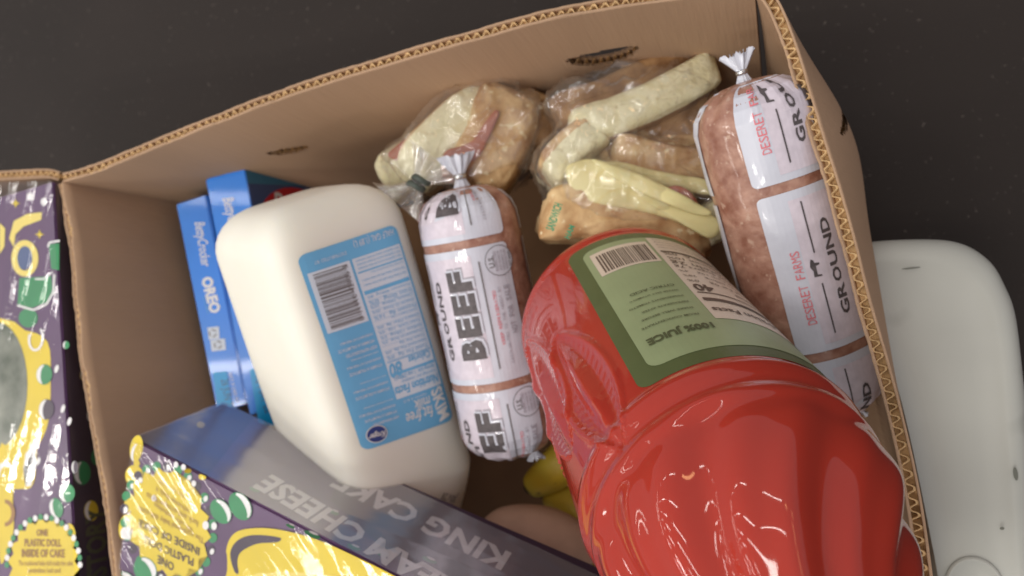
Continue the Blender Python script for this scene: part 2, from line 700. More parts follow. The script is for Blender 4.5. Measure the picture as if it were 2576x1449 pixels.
TH = .0052
Wb, Lb = wallfun(rim3(back_px), lambda u, h: .012 * sin(pi * u) * min(1, h / .15) * 0 - .02 * h, -1)
Wr, Lr = wallfun(rim3(right_px), lambda u, h: (.24 * exp(-((u - .20) / .15) ** 2) + .17 * exp(-((u - .45) / .22) ** 2)) * .1 * (1 - exp(-h / .05)), -1)
Wl, Ll = wallfun(rim3(left_px), lambda u, h: -.20 * h, 1)
# sign check: outward is away from the carton's centre
cc = PH(1250, 750, RIM)


def outward(Wf, L):
    a, b = Wf(L / 2, 0, 0), Wf(L / 2, 0, .01)
    return (b - cc).length > (a - cc).length


print('outward', outward(Wb, Lb), outward(Wr, Lr), outward(Wl, Ll), Lb, Lr, Ll)


def hand_hole(Wf, L, a, b, depth):
    """half-moon hole between two pixels"""
    s0, h0 = find_sh(Wf, L, *a)
    s1, h1 = find_sh(Wf, L, *b)

    def inside(s, h):
        u = (s - s0) / (s1 - s0)
        if u < 0 or u > 1:
            return False
        top = h0 + (h1 - h0) * u - .002 * sin(pi * u)
        return top < h < top + depth * sqrt(max(0, 1 - (2 * u - 1) ** 2))

    def low(s):
        u = max(0, min(1, (s - s0) / (s1 - s0)))
        return h0 + (h1 - h0) * u - .002 * sin(pi * u) + depth * sqrt(max(0, 1 - (2 * u - 1) ** 2))
    return inside, min(s0, s1), max(s0, s1), low


holes_b = [hand_hole(Wb, Lb, (1424, 148), (1602, 118), .020), hand_hole(Wb, Lb, (668, 388), (768, 366), .012)]
holes_r = [hand_hole(lambda s, h, w: Wr(s, h, TH), Lr, (2052, 222), (2106, 345), .016)]


def panel(name, Wf, L, holes, ends=(0, 0), th=TH, lam=.0056, seed=0, hgt=HGT, detail=True):
    s0, s1 = -ends[0], L + ends[1]
    root = band(name, Wf, s0, s1, 0, hgt, 0, .0013, M['card'], carton if detail else second, ds=.0016, dh=.0016 if holes else .006, jag=.0020, holes=[h[0] for h in holes])
    par = carton if detail else second
    band('outer_liner', Wf, s0, s1, 0, hgt, th, .0011, M['card'], root, ds=.0016, dh=.0016 if holes else .006, jag=.0012, holes=[h[0] for h in holes])
    flutes('flute', Wf, s0, s1, .0003, .022, th, lam, M['flute'], root, seed)
    for (ins, a, b, low) in holes:
        n = 60
        V, Fc = [], []
        for i in range(n + 1):
            s = a + (b - a) * i / n
            for hh in (low(s), low(s) + .012):
                w = th * (.5 + .46 * sin(2 * pi * s / .0045))
                V.append(Wf(s, hh, w))
        for i in range(n):
            Fc.append((2 * i, 2 * i + 1, 2 * i + 3, 2 * i + 2))
        f = mk('flute', V, Fc, M['flute'], root)
    return root


panel('back_panel', Wb, Lb, holes_b, seed=1)
panel('right_panel', Wr, Lr, holes_r, seed=2, lam=.0058, th=.0054)
panel('left_panel', Wl, Ll, [], seed=3, th=.0034, lam=.005)
fb = [PH(120, 430, FLOOR_C - .004), PH(1950, -60, FLOOR_C - .004), PH(2450, 1800, FLOOR_C - .004), PH(250, 1800, FLOOR_C - .004)]
bx0, bx1 = Wl(Ll * .5, HGT, 0).x, Wr(Lr * .5, HGT, 0).x
q = [Wb(0, HGT - .004, 0), Wb(Lb, HGT - .004, 0), Wr(Lr, HGT - .004, 0), Wl(Ll, HGT - .004, 0)]
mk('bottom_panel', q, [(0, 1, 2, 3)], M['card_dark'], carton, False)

# the neighbouring carton, whose rim runs on to the left
second = thing('cardboard_carton', 'second brown carton adjoining on the left, filled by a purple cake box', 'carton', Vector((PH(-200, 900, FLOOR_C).x, PH(-200, 900, FLOOR_C).y, zf)))
sb_px = [(-420, 500), (-150, 462), (0, 452), (70, 448), (120, 447), (146, 455)]
Ws, Ls = wallfun(rim3(sb_px), lambda u, h: 0, -1)
panel('back_panel', Ws, Ls, [], seed=5, detail=False)
q = [PH(-420, 500, FLOOR_C - .004), PH(150, 460, FLOOR_C - .004), PH(300, 1680, FLOOR_C - .004), PH(-420, 1700, FLOOR_C - .004)]
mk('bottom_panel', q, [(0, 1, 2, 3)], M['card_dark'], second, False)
pr = carton.children


# ------------------------------------------------------------------ generic shapes
def par_box(name, O, a, b, c, m, parent, bev=.0012):
    """solid box from a corner and three edge vectors with bevelled edges"""
    V = [O, O + a, O + a + b, O + b, O + c, O + a + c, O + a + b + c, O + b + c]
    Fc = [(0, 1, 2, 3), (4, 7, 6, 5), (0, 4, 5, 1), (1, 5, 6, 2), (2, 6, 7, 3), (3, 7, 4, 0)]
    o = mk(name, V, Fc, m, parent, False)
    bm = bmesh.new()
    bm.from_mesh(o.data)
    bmesh.ops.recalc_face_normals(bm, faces=bm.faces)
    bmesh.ops.bevel(bm, geom=bm.edges[:], offset=bev, segments=2, affect='EDGES')
    bm.to_mesh(o.data)
    bm.free()
    return o


def wrap_sheet(name, pl, corners, m, parent, amp=.0012, nu=110, nv=110, dirn=(1, 0), z=.0012, seed=0, freq=70):
    """wrinkled clear film over a face; corners = 4 pixel points"""
    q = [pl.uv(*c) for c in corners]
    V, Fc = [], []
    for j in range(nv + 1):
        for i in range(nu + 1):
            u, v = i / nu, j / nv
            p = (q[0] * (1 - u) + q[1] * u) * (1 - v) + (q[3] * (1 - u) + q[2] * u) * v
            al = p.x * dirn[0] + p.y * dirn[1]
            ac = -p.x * dirn[1] + p.y * dirn[0]
            w = noise.noise(Vector((al * freq * .10, ac * freq * 1.3, seed)))
            w2 = noise.noise(Vector((al * freq * .3, ac * freq * 3.0, seed + 9)))
            ridge = (1 - abs(w) * 2.2) ** 3 if abs(w) < .45 else 0
            V.append(pl.to3d(p.x, p.y, z + amp * (ridge + .35 * w2)))
    for j in range(nv):
        for i in range(nu):
            a = j * (nu + 1) + i
            Fc.append((a, a + 1, a + nu + 2, a + nu + 1))
    return mk(name, V, Fc, m, parent)


def superell(name, C, ax, ay, az, m, parent, e=.7, nu=40, nv=24, amp=0, fr=40, seed=0, mats=None, mfun=None, loc=None):
    """superellipsoid with half-axis vectors, roughened"""
    def sp(x, p):
        return math.copysign(abs(x) ** p, x)
    V, Fc, mi = [], [], []
    for j in range(nv + 1):
        t = -pi / 2 + pi * j / nv
        for i in range(nu):
            a = 2 * pi * i / nu
            x, y, z = sp(cos(t), e) * sp(cos(a), e), sp(cos(t), e) * sp(sin(a), e), sp(sin(t), e)
            p = Vector(C) + ax * x + ay * y + az * z
            k = 1 + amp * noise.noise(p * fr + Vector((seed, 0, 0))) + amp * .4 * noise.noise(p * fr * 3 + Vector((seed, 5, 0)))
            V.append(Vector(C) + (p - Vector(C)) * k)
    for j in range(nv):
        for i in range(nu):
            a, b = j * nu + i, j * nu + (i + 1) % nu
            Fc.append((a, b, b + nu, a + nu))
            if mfun:
                t = -pi / 2 + pi * (j + .5) / nv
                aa = 2 * pi * (i + .5) / nu
                mi.append(mfun(sp(cos(t), e) * sp(cos(aa), e), sp(cos(t), e) * sp(sin(aa), e), sp(sin(t), e)))
    return mk(name, V, Fc, mats or m, parent, True, mi or None, loc)


VX = ROT @ Vector((1, 0, 0))
VY = ROT @ Vector((0, 1, 0))
VZ = ROT @ Vector((0, 0, 1))        # toward the viewer


def imgdir(deg):
    """direction in the photograph's plane; degrees clockwise from right"""
    return VX * cos(radians(deg)) - VY * sin(radians(deg))


# ------------------------------------------------------------------ milk jug
def milk():
    A = P(746, 494, .476)          # base centre
    B = P(1000, 1290, .541)        # end of the straight body
    a = (B - A)
    Lbody = a.length
    a.normalize()
    v = (LOC - (A + B) / 2)
    v = (v - v.dot(a) * a).normalized()
    side = a.cross(v)
    if side.dot(VX) < 0:
        side = -side
    th = radians(27)
    n = (v * cos(th) + side * sin(th)).normalized()       # main face turned to the right
    s = a.cross(n)
    if s.dot(VX) < 0:
        s = -s
    hw = .0492
    root = thing('milk_jug', 'white half gallon jug of skim milk with a light blue label', 'milk jug', A + a * .1 - n * hw)
    st = []
    N = 26
    for i in range(9):
        t = i / 8 * pi / 2
        st.append((.018 * (1 - sin(t)) , hw - .018 * (1 - cos(pi / 2 - t)) - .002, 0))
    st = [(.027 * (1 - cos(x * pi / 2 / 8)), hw - .027 * (1 - sin(x * pi / 2 / 8)), 0) for x in range(9)]
    st += [(.027 + (Lbody - .057) * x / 12, hw + .0012 * sin(pi * x / 12), 0) for x in range(1, 13)]
    t0 = st[-1][0]
    for x in range(1, 15):
        u = x / 14
        r = hw * (1 - u) ** 1.0 + .018 * u
        r = hw - (hw - .019) * (u ** 1.6)
        st.append((t0 + .062 * u, r, u))
    st += [(t0 + .062 + .012, .019, 1), (t0 + .062 + .014, .017, 1)]
    NU = 96
    V, Fc = [], []
    C0 = None
    for (t, r, u) in st:
        e = .37 + .63 * u
        for i in range(NU):
            an = 2 * pi * i / NU
            x = math.copysign(abs(cos(an)) ** e, cos(an)) * r
            y = math.copysign(abs(sin(an)) ** e, sin(an)) * r
            k = 1 + .004 * noise.noise(Vector((x * 30, y * 30, t * 20)))
            V.append(A + a * t + s * (x * k + (hw - r) * .92 * (u > 0)) + n * (y * k - (hw - r) * .25 * (u > 0)))
    for j in range(len(st) - 1):
        for i in range(NU):
            p, q2 = j * NU + i, j * NU + (i + 1) % NU
            Fc.append((p, q2, q2 + NU, p + NU))
    Fc.append(tuple(range(NU))[::-1])
    Fc.append(tuple((len(st) - 1) * NU + i for i in range(NU)))
    body = mk('body', V, Fc, M['milk'], root)
    # cap
    CV, CF = [], []
    te = st[-1][0]
    for (dt, r) in ((0, .0195), (.002, .0205), (.013, .0205), (.015, .019), (.015, 0.001)):
        for i in range(48):
            an = 2 * pi * i / 48
            rr = r * (1 + (.015 if i % 2 and .0022 < r and dt < .014 else 0))
            CV.append(A + a * (te + dt) + s * (cos(an) * rr + (hw - .019) * .92) + n * (sin(an) * rr - (hw - .019) * .25))
    for j in range(4):
        for i in range(48):
            p, q2 = j * 48 + i, j * 48 + (i + 1) % 48
            CF.append((p, q2, q2 + 48, p + 48))
    mk('cap', CV, CF, M['milk_blue'], root)
    # label
    S = OnMesh(A + n * hw, s, a)
    S.n = n
    S.setmesh(V, [f for f in Fc if len(f) == 4])
    TL, TR, BR, BL = [S.uv(*p) for p in ((748, 645), (996, 563), (1142, 1055), (912, 1135))]

    def U(u, v):
        return (TL * (1 - u) + TR * u) * (1 - v) + (BL * (1 - u) + BR * u) * v
    A_ = Art(S)

    def rect(u0, v0, u1, v1, m, layer):
        A_.uvpoly([U(u0, v0), U(u1, v0), U(u1, v1), U(u0, v1)], m, layer)

    def rrect(u0, v0, u1, v1, ru, rv, m, layer):
        pts = []
        for cx, cy, a0 in ((u0 + ru, v0 + rv, 180), (u1 - ru, v0 + rv, 270), (u1 - ru, v1 - rv, 0), (u0 + ru, v1 - rv, 90)):
            for k in range(6):
                aa = radians(a0 + 90 * k / 5)
                pts.append(U(cx + ru * cos(aa), cy + rv * sin(aa)))
        A_.uvpoly(pts, m, layer)
    rrect(0, 0, 1, 1, .08, .036, 'milk_blue', 1)
    rect(.035, .09, .435, .385, 'milk_pale', 2)
    # bar code: bars run across the label
    vv = .102
    while vv < .372:
        w = R.choice((.0025, .0025, .0045, .007))
        if .19 < vv < .215:
            w = .011
        rect(.075, vv, .385 if R.random() < .9 else .4, min(.375, vv + w), 'greyink', 3)
        vv += w + R.choice((.0022, .0035, .0035, .006))

    def T(body, u, v, u2, m='milk_pale', hs=1.0, bold=.0, layer=3):
        """upside-down line: starts at the right (u) and runs left to u2"""
        A_.uvtext(body, U(u, v), U(u2, v), m, layer, hs, bold)
    A_.uvtext('0 11110 42905 3', U(.4, .372), U(.4, .105), 'greyink', 3, 1.0)
    rect(.46, .09, .975, .80, 'milk_pale', 2)
    T('HALF GAL (1.89 L)', .95, .015, .52, hs=1.5, bold=.01)
    T('DISTRIBUTED BY', .43, .045, .12, hs=1.0)
    rect(.475, .155, .965, .162, 'milk_blue', 3)
    rect(.475, .248, .965, .266, 'milk_blue', 3)
    y = .30
    names = ['Potassium 400mg  8%', 'Iron 0mg  0%', 'Calcium 300mg  25%', 'Vitamin D 5mcg  25%', 'Protein 8g  16%', 'Total Sugars 12g', 'Dietary Fiber 0g  0%', 'Total Carb. 12g  4%', 'Sodium 120mg  5%',
             'Cholesterol 5mg  2%', 'Trans Fat 0g', 'Saturated Fat 0g  0%', 'Total Fat 0g  0%']
    for k, nm in enumerate(names):
        yy = .275 + k * .0255
        u2 = .49 if '%' in nm else .66
        T(nm, .955, yy, u2, 'milk_blue', hs=.62 * (1.0 if u2 < .5 else .9))
        rect(.475, yy + .0215, .965, yy + .0228, 'milk_blue', 3)
    for k in range(3):
        T('Not a significant source of other nutrients', .955, .10 + .018 * k, .49, 'milk_blue', hs=1.1)
    for k in range(3):
        T('The % Daily Value tells you how much a', .955, .17 + .024 * k, .49 if k else .6, 'milk_blue', hs=1.1)
    rect(.475, .607, .965, .6115, 'milk_blue', 3)
    T('Calories', .95, .615, .70, 'milk_blue', hs=1.3, bold=.02)
    T('80', .62, .62, .48, 'milk_blue', hs=1.3, bold=.03)
    rect(.475, .668, .965, .682, 'milk_blue', 3)
    T('Serving size  1 cup (240mL)', .955, .688, .50, 'milk_blue', hs=1.35, bold=.01)
    T('8 servings per container', .955, .715, .56, 'milk_blue', hs=1.1)
    T('Nutrition Facts', .96, .74, .47, 'milk_blue', hs=1.45, bold=.03)
    # big words
    A_.uvtext('SKIM', U(.83, .815), U(.835, .985), 'white', 3, 1.15, .03)
    T('fat free', .80, .885, .50, 'white', hs=1.5, bold=.01)
    T('milk', .80, .835, .62, 'white', hs=1.4, bold=.01)
    T('vitamins A & D', .78, .815, .52, hs=.9)
    for k in range(15):
        yy = .445 + .031 * k
        if k in (6, 10):
            continue
        T(('INGREDIENTS FAT FREE MILK', 'VITAMIN A PALMITATE', 'KEEP REFRIGERATED', 'GRADE A PASTEURIZED HOMOGENIZED')[k % 4], .43, yy, R.uniform(.06, .17), hs=R.uniform(1.0, 1.25), bold=.015)
    e = [U(.17 + .105 * cos(x / 24 * 2 * pi), .935 + .046 * sin(x / 24 * 2 * pi)) for x in range(24)]
    A_.uvpoly(e, 'white', 3)
    e = [U(.17 + .094 * cos(x / 24 * 2 * pi), .935 + .041 * sin(x / 24 * 2 * pi)) for x in range(24)]
    A_.uvpoly(e, 'navy', 4)
    A_.uvtext('Kroger', U(.255, .930), U(.09, .925), 'white', 6, 1.3, .02, .3)
    A_.build('label', root)
    # date print near the neck
    B_ = Art(S)
    B_.text('JAN 28', (1168, 1252), (1118, 1240), 'greyink', 1, 1.1)
    B_.text('22-431', (1164, 1268), (1112, 1256), 'greyink', 1, 1.1)
    B_.build('date_print', root)


milk()


# ------------------------------------------------------------------ ground beef tubes
def chub(a_px, b_px, r, length, off_deg, label, seed, bands, per, top_in=0, print_end=148, seam=None, tail=1.0):
    A, B = P(*a_px), P(*b_px)
    ax = (B - A).normalized()
    L = length
    cap = .022
    lump = lambda t, an: .0007 * noise.noise(Vector((cos(an) * 2, sin(an) * 2, t * 45 + seed)))

    def rf(t, an):
        if t < cap:
            u = max(0.0, t / cap)
            base = r * (.13 + .87 * sqrt(max(0, 1 - (1 - u) ** 2.2)))
            base += .0012 * (1 - u) * sin(an * 13 + seed) * (u > .02)
        elif t > L - cap:
            u = max(0.0, (L - t) / cap)
            base = r * (.13 + .87 * sqrt(max(0, 1 - (1 - u) ** 2.2)))
            base += .0016 * (1 - u) * sin(an * 11 + seed * 2)
        else:
            base = r
        return base + lump(t, an)
    S = Cyl(A, ax, r, rf)
    root = thing('beef_tube', label, 'ground beef', A + ax * L / 2 - S.x * r, 'tubes of ground beef in white printed film')
    NU, NV = 90, 110
    V, Fc = [], []
    for j in range(NV + 1):
        t = L * j / NV
        if t < cap:
            t = cap * (j / NV * L / cap) ** 1.3
        for i in range(NU):
            V.append(S.to3d(2 * pi * i / NU * r, t, -.0004))
    for j in range(NV):
        for i in range(NU):
            p, q2 = j * NU + i, j * NU + (i + 1) % NU
            Fc.append((p, q2, q2 + NU, p + NU))
    o = mk('meat', V, Fc, M['meat'], root)
    recalc(o)
    # direction of growing angle in the picture
    sgn = 1 if (S.to3d(.001, L / 2, 0) - S.to3d(0, L / 2, 0)).dot(VX) > 0 else -1

    def ux(deg):                  # degrees from the print's left edge -> u
        return radians(deg + off_deg) * sgn * r
    Ar = Art(S)
    v0s = []
    edges = [.0015] + [b for b in bands] + [L - .0015]
    segs = []
    gap = .0052
    for i in range(len(edges) - 1):
        a0 = edges[i] + (gap / 2 if i else 0)
        a1 = edges[i + 1] - (gap / 2 if i < len(edges) - 2 else 0)
        segs.append((a0, a1))
        full_bottom = edges[i + 1]
        rr = .003
        # print panel with rounded corners
        u0, u1 = 0, print_end
        du = rr / r * 57.3
        pts = []
        for cu, cv, b0 in ((u0 + du, a0 + rr, 180), (u1 - du, a0 + rr, 270), (u1 - du, a1 - rr, 0), (u0 + du, a1 - rr, 90)):
            for k in range(5):
                aa = radians(b0 + 90 * k / 4)
                pts.append((ux(cu + du * cos(aa)), cv + rr * sin(aa)))
        Ar.uvpoly(pts, 'wrapwhite', 1)
        if seam:
            Ar.uvpoly([(ux(seam[0]), a0), (ux(seam[1]), a0), (ux(seam[1]), a1), (ux(seam[0]), a1)], 'wrapwhite', 1)

        # the design is anchored to the panel's lower band
        z1 = full_bottom if i < len(edges) - 2 else edges[i] + per
        z0 = z1 - per

        def vv(f):
            return z0 + f * per

        def clipok(f0, f1):
            return vv(f0) > a0 - .012 and vv(f1) < a1 + .004

        def rect(d0, f0, d1, f1, m, layer):
            x0, x1 = max(vv(f0), a0 + .001), min(vv(f1), a1 - .0005)
            if x1 > x0:
                Ar.uvpoly([(ux(d0), x0), (ux(d1), x0), (ux(d1), x1), (ux(d0), x1)], m, layer)

        def word(t, deg, f0, f1, m, H=8.0, bold=0, shear=0, space=1.0, layer=4):
            # letters run from high f to low f; cut letters that fall off the panel
            n = len(t)
            for k, ch in enumerate(t):
                if ch == ' ':
                    continue
                g0 = f1 - (f1 - f0) * (k + .06) / n
                g1 = f1 - (f1 - f0) * (k + .94) / n
                if ch == 'I':
                    g0, g1 = g0 - .3 * (g0 - g1), g1 + .3 * (g0 - g1)
                if vv(g1) < .002 or vv(g0) > a1 + .0001 or vv(g1) < a0 - .001 and i:
                    continue
                va, vb = vv(g0), max(vv(g1), .0015)
                tm = text_mesh(ch, bold, shear, 1.0)
                hs = radians(H) * r / (.70 * abs(va - vb) / (tm[3] - tm[2]))
                Ar.uvtext(ch, (ux(deg), va), (ux(deg), vb), m, layer, hs, bold, shear)
        rect(26, .08, 102, .93, 'pinkwash', 2)
        word('DESERET FARMS', 24, .36, .80, 'pinkink', 8, .0)
        rect(36, .10, 37.4, .40, 'ink', 4)
        rect(36, .58, 37.4, .88, 'ink', 4)
        cow = [(31, .445), (32, .47), (30, .475), (32, .50), (31.5, .535), (38.5, .54), (38.5, .53), (35, .525), (35, .475), (38.5, .47), (38.5, .46), (34.5, .455), (34, .44), (32, .43)]
        if vv(.43) > a0 and vv(.54) < a1:
            Ar.uvpoly([(ux(d), vv(f)) for d, f in cow], 'ink', 4)
        word('GROUND', 56.5, .22, .80, 'ink', 8.5, .03)
        word('BEEF', 99.5, .135, .775, 'faint', 26, .07, layer=3)
        word('BEEF', 98.3, .148, .785, 'wrapwhite', 26, .075, layer=4)
        word('BEEF', 96.5, .16, .80, 'ink', 25, .06, layer=5)
        rect(109, .13, 110.6, .88, 'greyink', 4)
        if vv(.05) > a0 + .001 and vv(.2) < a1:
            cx, cy, rr2 = 133, vv(.15), .0092
            for k in range(40):
                q4 = []
                for (m1, k2) in ((k, 0), (k + 1, 0), (k + 1, 1), (k, 1)):
                    aa = 2 * pi * m1 / 40
                    rad = rr2 - .0004 * k2
                    q4.append((ux(cx) + rad * cos(aa), cy + rad * sin(aa)))
                Ar.uvpoly(q4, 'greyink', 4)
            disc = [(ux(cx) + rr2 * 1.0 * cos(2 * pi * k / 30), cy + rr2 * sin(2 * pi * k / 30)) for k in range(30)]
            Ar.uvpoly(disc, 'wrapwhite', 2)
            Ar.uvtext('U.S.', (ux(cx - 7), cy + .0035), (ux(cx - 7), cy - .0035), 'greyink', 4, 1.0, .02)
            for k, tt in enumerate(('INSPECTED', 'AND PASSED BY', 'DEPARTMENT OF', 'AGRICULTURE')):
                Ar.uvtext(tt, (ux(cx - 3 + 4 * k), cy + .006), (ux(cx - 3 + 4 * k), cy - .006), 'faint', 4, 1.2, .01)
            Ar.uvtext('EST.46682', (ux(cx + 14.5), cy + .0045), (ux(cx + 14.5), cy - .0045), 'greyink', 4, 1.2, .01)
        word('NOT FOR SALE', 138, .32, .66, 'faint', 6.5, .01)
        word('KEEP REFRIGERATED', 121, .34, .72, 'pinkink', 3.5)
        word('DISTRIBUTED TO THE NEEDY BY', 127, .32, .86, 'faint', 3.2)
    Ar.build('printed_film', root)
    # gathered ends: neck, clip, fan
    for (T0, sg, big) in ((A, -1, tail), (A + ax * (L - .004) + VX * .013 - S.x * .006, 1, .5)):
        dirv = ax * sg
        V, Fc = [], []
        NU2 = 60
        prof = ((0, .0048), (.004, .0032), (.0075, .0030), (.011, .005), (.015, .0075), (.0195, .0100))
        for j, (t, rr3) in enumerate(prof):
            for i in range(NU2):
                an = 2 * pi * i / NU2
                k = 1 + (.22 if j > 2 else .1) * sin(an * 9 + seed + j * .3) + .12 * sin(an * 17)
                fl = .35 if j > 3 else 1
                rr4 = rr3 * k * big
                tt = t * big + (.0012 * sin(an * 13) if j == 5 else 0)
                V.append(T0 + dirv * tt + S.y * cos(an) * rr4 + S.x * sin(an) * rr4 * (.45 if j > 3 else .8))
        for j in range(len(prof) - 1):
            for i in range(NU2):
                p, q2 = j * NU2 + i, j * NU2 + (i + 1) % NU2
                Fc.append((p, q2, q2 + NU2, p + NU2))
        mk('gathered_end', V, Fc, M['wrapwhite'], root)
        V, Fc = [], []
        for j, (t, rr3) in enumerate(((.0045, .0030), (.005, .0040), (.0078, .0040), (.0083, .0030))):
            for i in range(20):
                an = 2 * pi * i / 20
                V.append(T0 + dirv * t * big + (S.y * cos(an) + S.x * sin(an)) * rr3 * big)
        for j in range(3):
            for i in range(20):
                p, q2 = j * 20 + i, j * 20 + (i + 1) % 20
                Fc.append((p, q2, q2 + 20, p + 20))
        mk('clip', V, Fc, M['silver'], root)
    return root, S, A, ax


CA = chub((1162, 470, .470), (1302, 1170, .492), .0312, .175, -108, 'middle tube of ground beef leaning on the milk jug, large word BEEF showing', 3,
          (.034, .1215), .0875, print_end=146, seam=(182, 192))
CB = chub((1872, 205, .385), (2108, 1085, .418), .0312, .185, -17, 'tube of ground beef along the right carton wall with a bare meat strip', 8,
          (.0535, .1415), .088, seam=(-72, -50), tail=.74)


# ------------------------------------------------------------------ juice bottle
def bottle():
    KS = 1.08
    A = W(Vector((.0618, -.02346, -.40345)) * KS)        # centre of the label's upper rim
    ax = (ROT @ Vector((.13507, -.39518, .90862))).normalized()
    RB = .0555 * KS
    A = A - ax * .024
    prof = [(0, .030), (.0005, .044), (.004, .053), (.010, .0585), (.017, .0608), (.023, .0600), (.164, .0600), (.169, .0610), (.174, .0600), (.179, .0585), (.184, .0590),
            (.190, .0568), (.197, .0556), (.207, .0526), (.218, .0478), (.230, .0414), (.242, .0342), (.254, .0284), (.265, .0240), (.274, .0220), (.284, .0215)]
    def pr(t):
        t = max(prof[0][0], min(prof[-1][0] - 1e-9, t))
        for k in range(len(prof) - 1):
            if prof[k][0] <= t <= prof[k + 1][0]:
                a, b = prof[k], prof[k + 1]
                p0 = prof[max(0, k - 1)]
                p3 = prof[min(len(prof) - 1, k + 2)]
                h = b[0] - a[0]
                u = (t - a[0]) / h
                m0 = (b[1] - p0[1]) / max(1e-9, b[0] - p0[0]) * h
                m1 = (p3[1] - a[1]) / max(1e-9, p3[0] - a[0]) * h
                return (2 * u ** 3 - 3 * u * u + 1) * a[1] + (u ** 3 - 2 * u * u + u) * m0 + (-2 * u ** 3 + 3 * u * u) * b[1] + (u ** 3 - u * u) * m1
        return prof[-1][1]
    S = Cyl(A, ax, RB, None, .003)
    sg = 1 if (S.to3d(.001, .05, 0) - S.to3d(0, .05, 0)).dot(VX) > 0 else -1
    umin = .127 * RB

    def emboss(t, an):
        r = pr(t)
        # spiral flutes on the shoulder
        if .184 < t < .268:
            env = sin(pi * (t - .184) / .084) ** .6
            ph = 7 * an + sg * 75 * (t - .184)
            r += env * (.0027 * sin(ph) + .0013 * sin(2 * ph + 1) + .0006 * sin(3 * an + 60 * t))
        # leaf shaped grip panels beside the label
        da = (an - umin / RB) * sg
        while da > pi:
            da -= 2 * pi
        while da < -pi:
            da += 2 * pi
        if -2.1 < da < -.06 and .015 < t < .19:
            for (ca, ct, wa, wt) in ((-.36, .128, .22, .052), (-.84, .088, .26, .060), (-1.38, .070, .26, .056)):
                x = (da - ca) - (t - ct) * 1.6
                u = x / wa
                v = (t - ct) / wt
                if abs(v) < 1:
                    k = abs(u) / max(1e-3, (1 - v * v) ** .8)
                    if k < 1:
                        r += -.0036 * (1 - k) ** .6 * (1 - v * v) ** .4 + .0052 * max(0, 1 - k * 1.9) * (1 - v * v) + 0.00007 * sin(t * 1100 + 6 * k) * (k > .4)
                    elif k < 1.3:
                        r += .0013 * sin(pi * (k - 1) / .3)
        return r
    S.rf = emboss
    root = thing('juice_bottle', 'big red bottle of juice with a green label, tilted toward the viewer', 'juice bottle', A - S.x * RB * .6)
    NU, NV = 300, 260
    V, Fc = [], []
    for j in range(NV + 1):
        t = .284 * j / NV
        for i in range(NU):
            V.append(S.to3d(2 * pi * i / NU * RB, t, 0))
    for j in range(NV):
        for i in range(NU):
            p, q2 = j * NU + i, j * NU + (i + 1) % NU
            Fc.append((p, q2, q2 + NU, p + NU))
    Fc.append(tuple(range(NU)))
    Fc.append(tuple(NV * NU + i for i in range(NU)))
    o = mk('body', V, Fc, M['juice'], root)
    recalc(o)
    CV, CF = [], []
    for j, (t, r) in enumerate(((.278, .0215), (.279, .0238), (.300, .0235), (.302, .022), (.302, .001))):
        for i in range(72):
            an = 2 * pi * i / 72
            rr = r * (1 + (.02 if i % 2 and j in (1, 2) else 0))
            CV.append(A + ax * t + (S.x * cos(an) + S.y * sin(an)) * rr)
    for j in range(4):
        for i in range(72):
            p, q2 = j * 72 + i, j * 72 + (i + 1) % 72
            CF.append((p, q2, q2 + 72, p + 72))
    mk('cap', CV, CF, M['capred'], root)
    # ---- label, drawn in (angle, height); w = millimetres from its left edge round the bottle
    w0 = umin
    LH0, LH1 = .0240, .1640

    def U(w, f):                   # w metres to the right of the left edge, f 0 at base side .. 1 at shoulder side
        return (w0 + sg * w, LH0 + (LH1 - LH0) * f)
    Ar = Art(S)

    def rr(wa, fa, wb, fb, rad, m, layer):
        rf_ = rad / (LH1 - LH0)
        pts = []
        for cx, cy, b0 in ((wa + rad, fa + rf_, 180), (wb - rad, fa + rf_, 270), (wb - rad, fb - rf_, 0), (wa + rad, fb - rf_, 90)):
            for k in range(6):
                aa = radians(b0 + 90 * k / 5)
                pts.append(U(cx + rad * cos(aa), cy + rf_ * sin(aa)))
        Ar.uvpoly(pts, m, layer)
    rr(0, 0, .235, 1, .006, 'label_green', 1)
    rr(.0075, .055, .226, .94, .006, 'label_sage', 2)
    rr(.011, .10, .042, .30, .0005, 'cream', 3)
    w = .0135
    while w < .0395:
        b = R.choice((.0004, .0006, .0009))
        Ar.uvpoly([U(w, .13), U(w + b, .13), U(w + b, .285), U(w, .285)], 'brown_ink', 4)
        w += b + R.choice((.0004, .0005, .0008))
    rr(.0435, .06, .105, .77, .0005, 'cream', 3)

    def T(t, wa, wb, f, m='brown_ink', hs=1.0, bold=0, layer=5):
        Ar.uvtext(t, U(wb, f), U(wa, f), m, layer, hs, bold)
    for f, n in ((.20, .0007), (.575, .0004), (.62, .0012)):
        Ar.uvpoly([U(.0455, f), U(.103, f), U(.103, f + .012 * n / .0007), U(.0455, f + .012 * n / .0007)], 'brown_ink', 5)
    T('Nutrition Facts', .0455, .085, .695, bold=.02, hs=.9)
    T('Serving size  8 fl oz (240 mL)', .046, .088, .645, hs=.9)
    T('Calories', .068, .085, .52, bold=.02, hs=.9)
    T('40', .046, .056, .51, bold=.03, hs=1.1)
    for k, t in enumerate(('Total Fat 0g    0%', 'Sodium 640mg    28%', 'Total Carb 10g    4%', 'Total Sugars 7g', 'Protein 2g', 'Potassium 10%', 'Vitamin A  0%')):
        T(t, .046, .082, .47 - .042 * k, hs=.75)
    for k in range(4):
        T('The percent daily value tells you how much', .046, .09, .17 - .028 * k, hs=.8)
    T('100% JUICE', .012, .040, .80, 'olive_ink', bold=.04, hs=1.1)
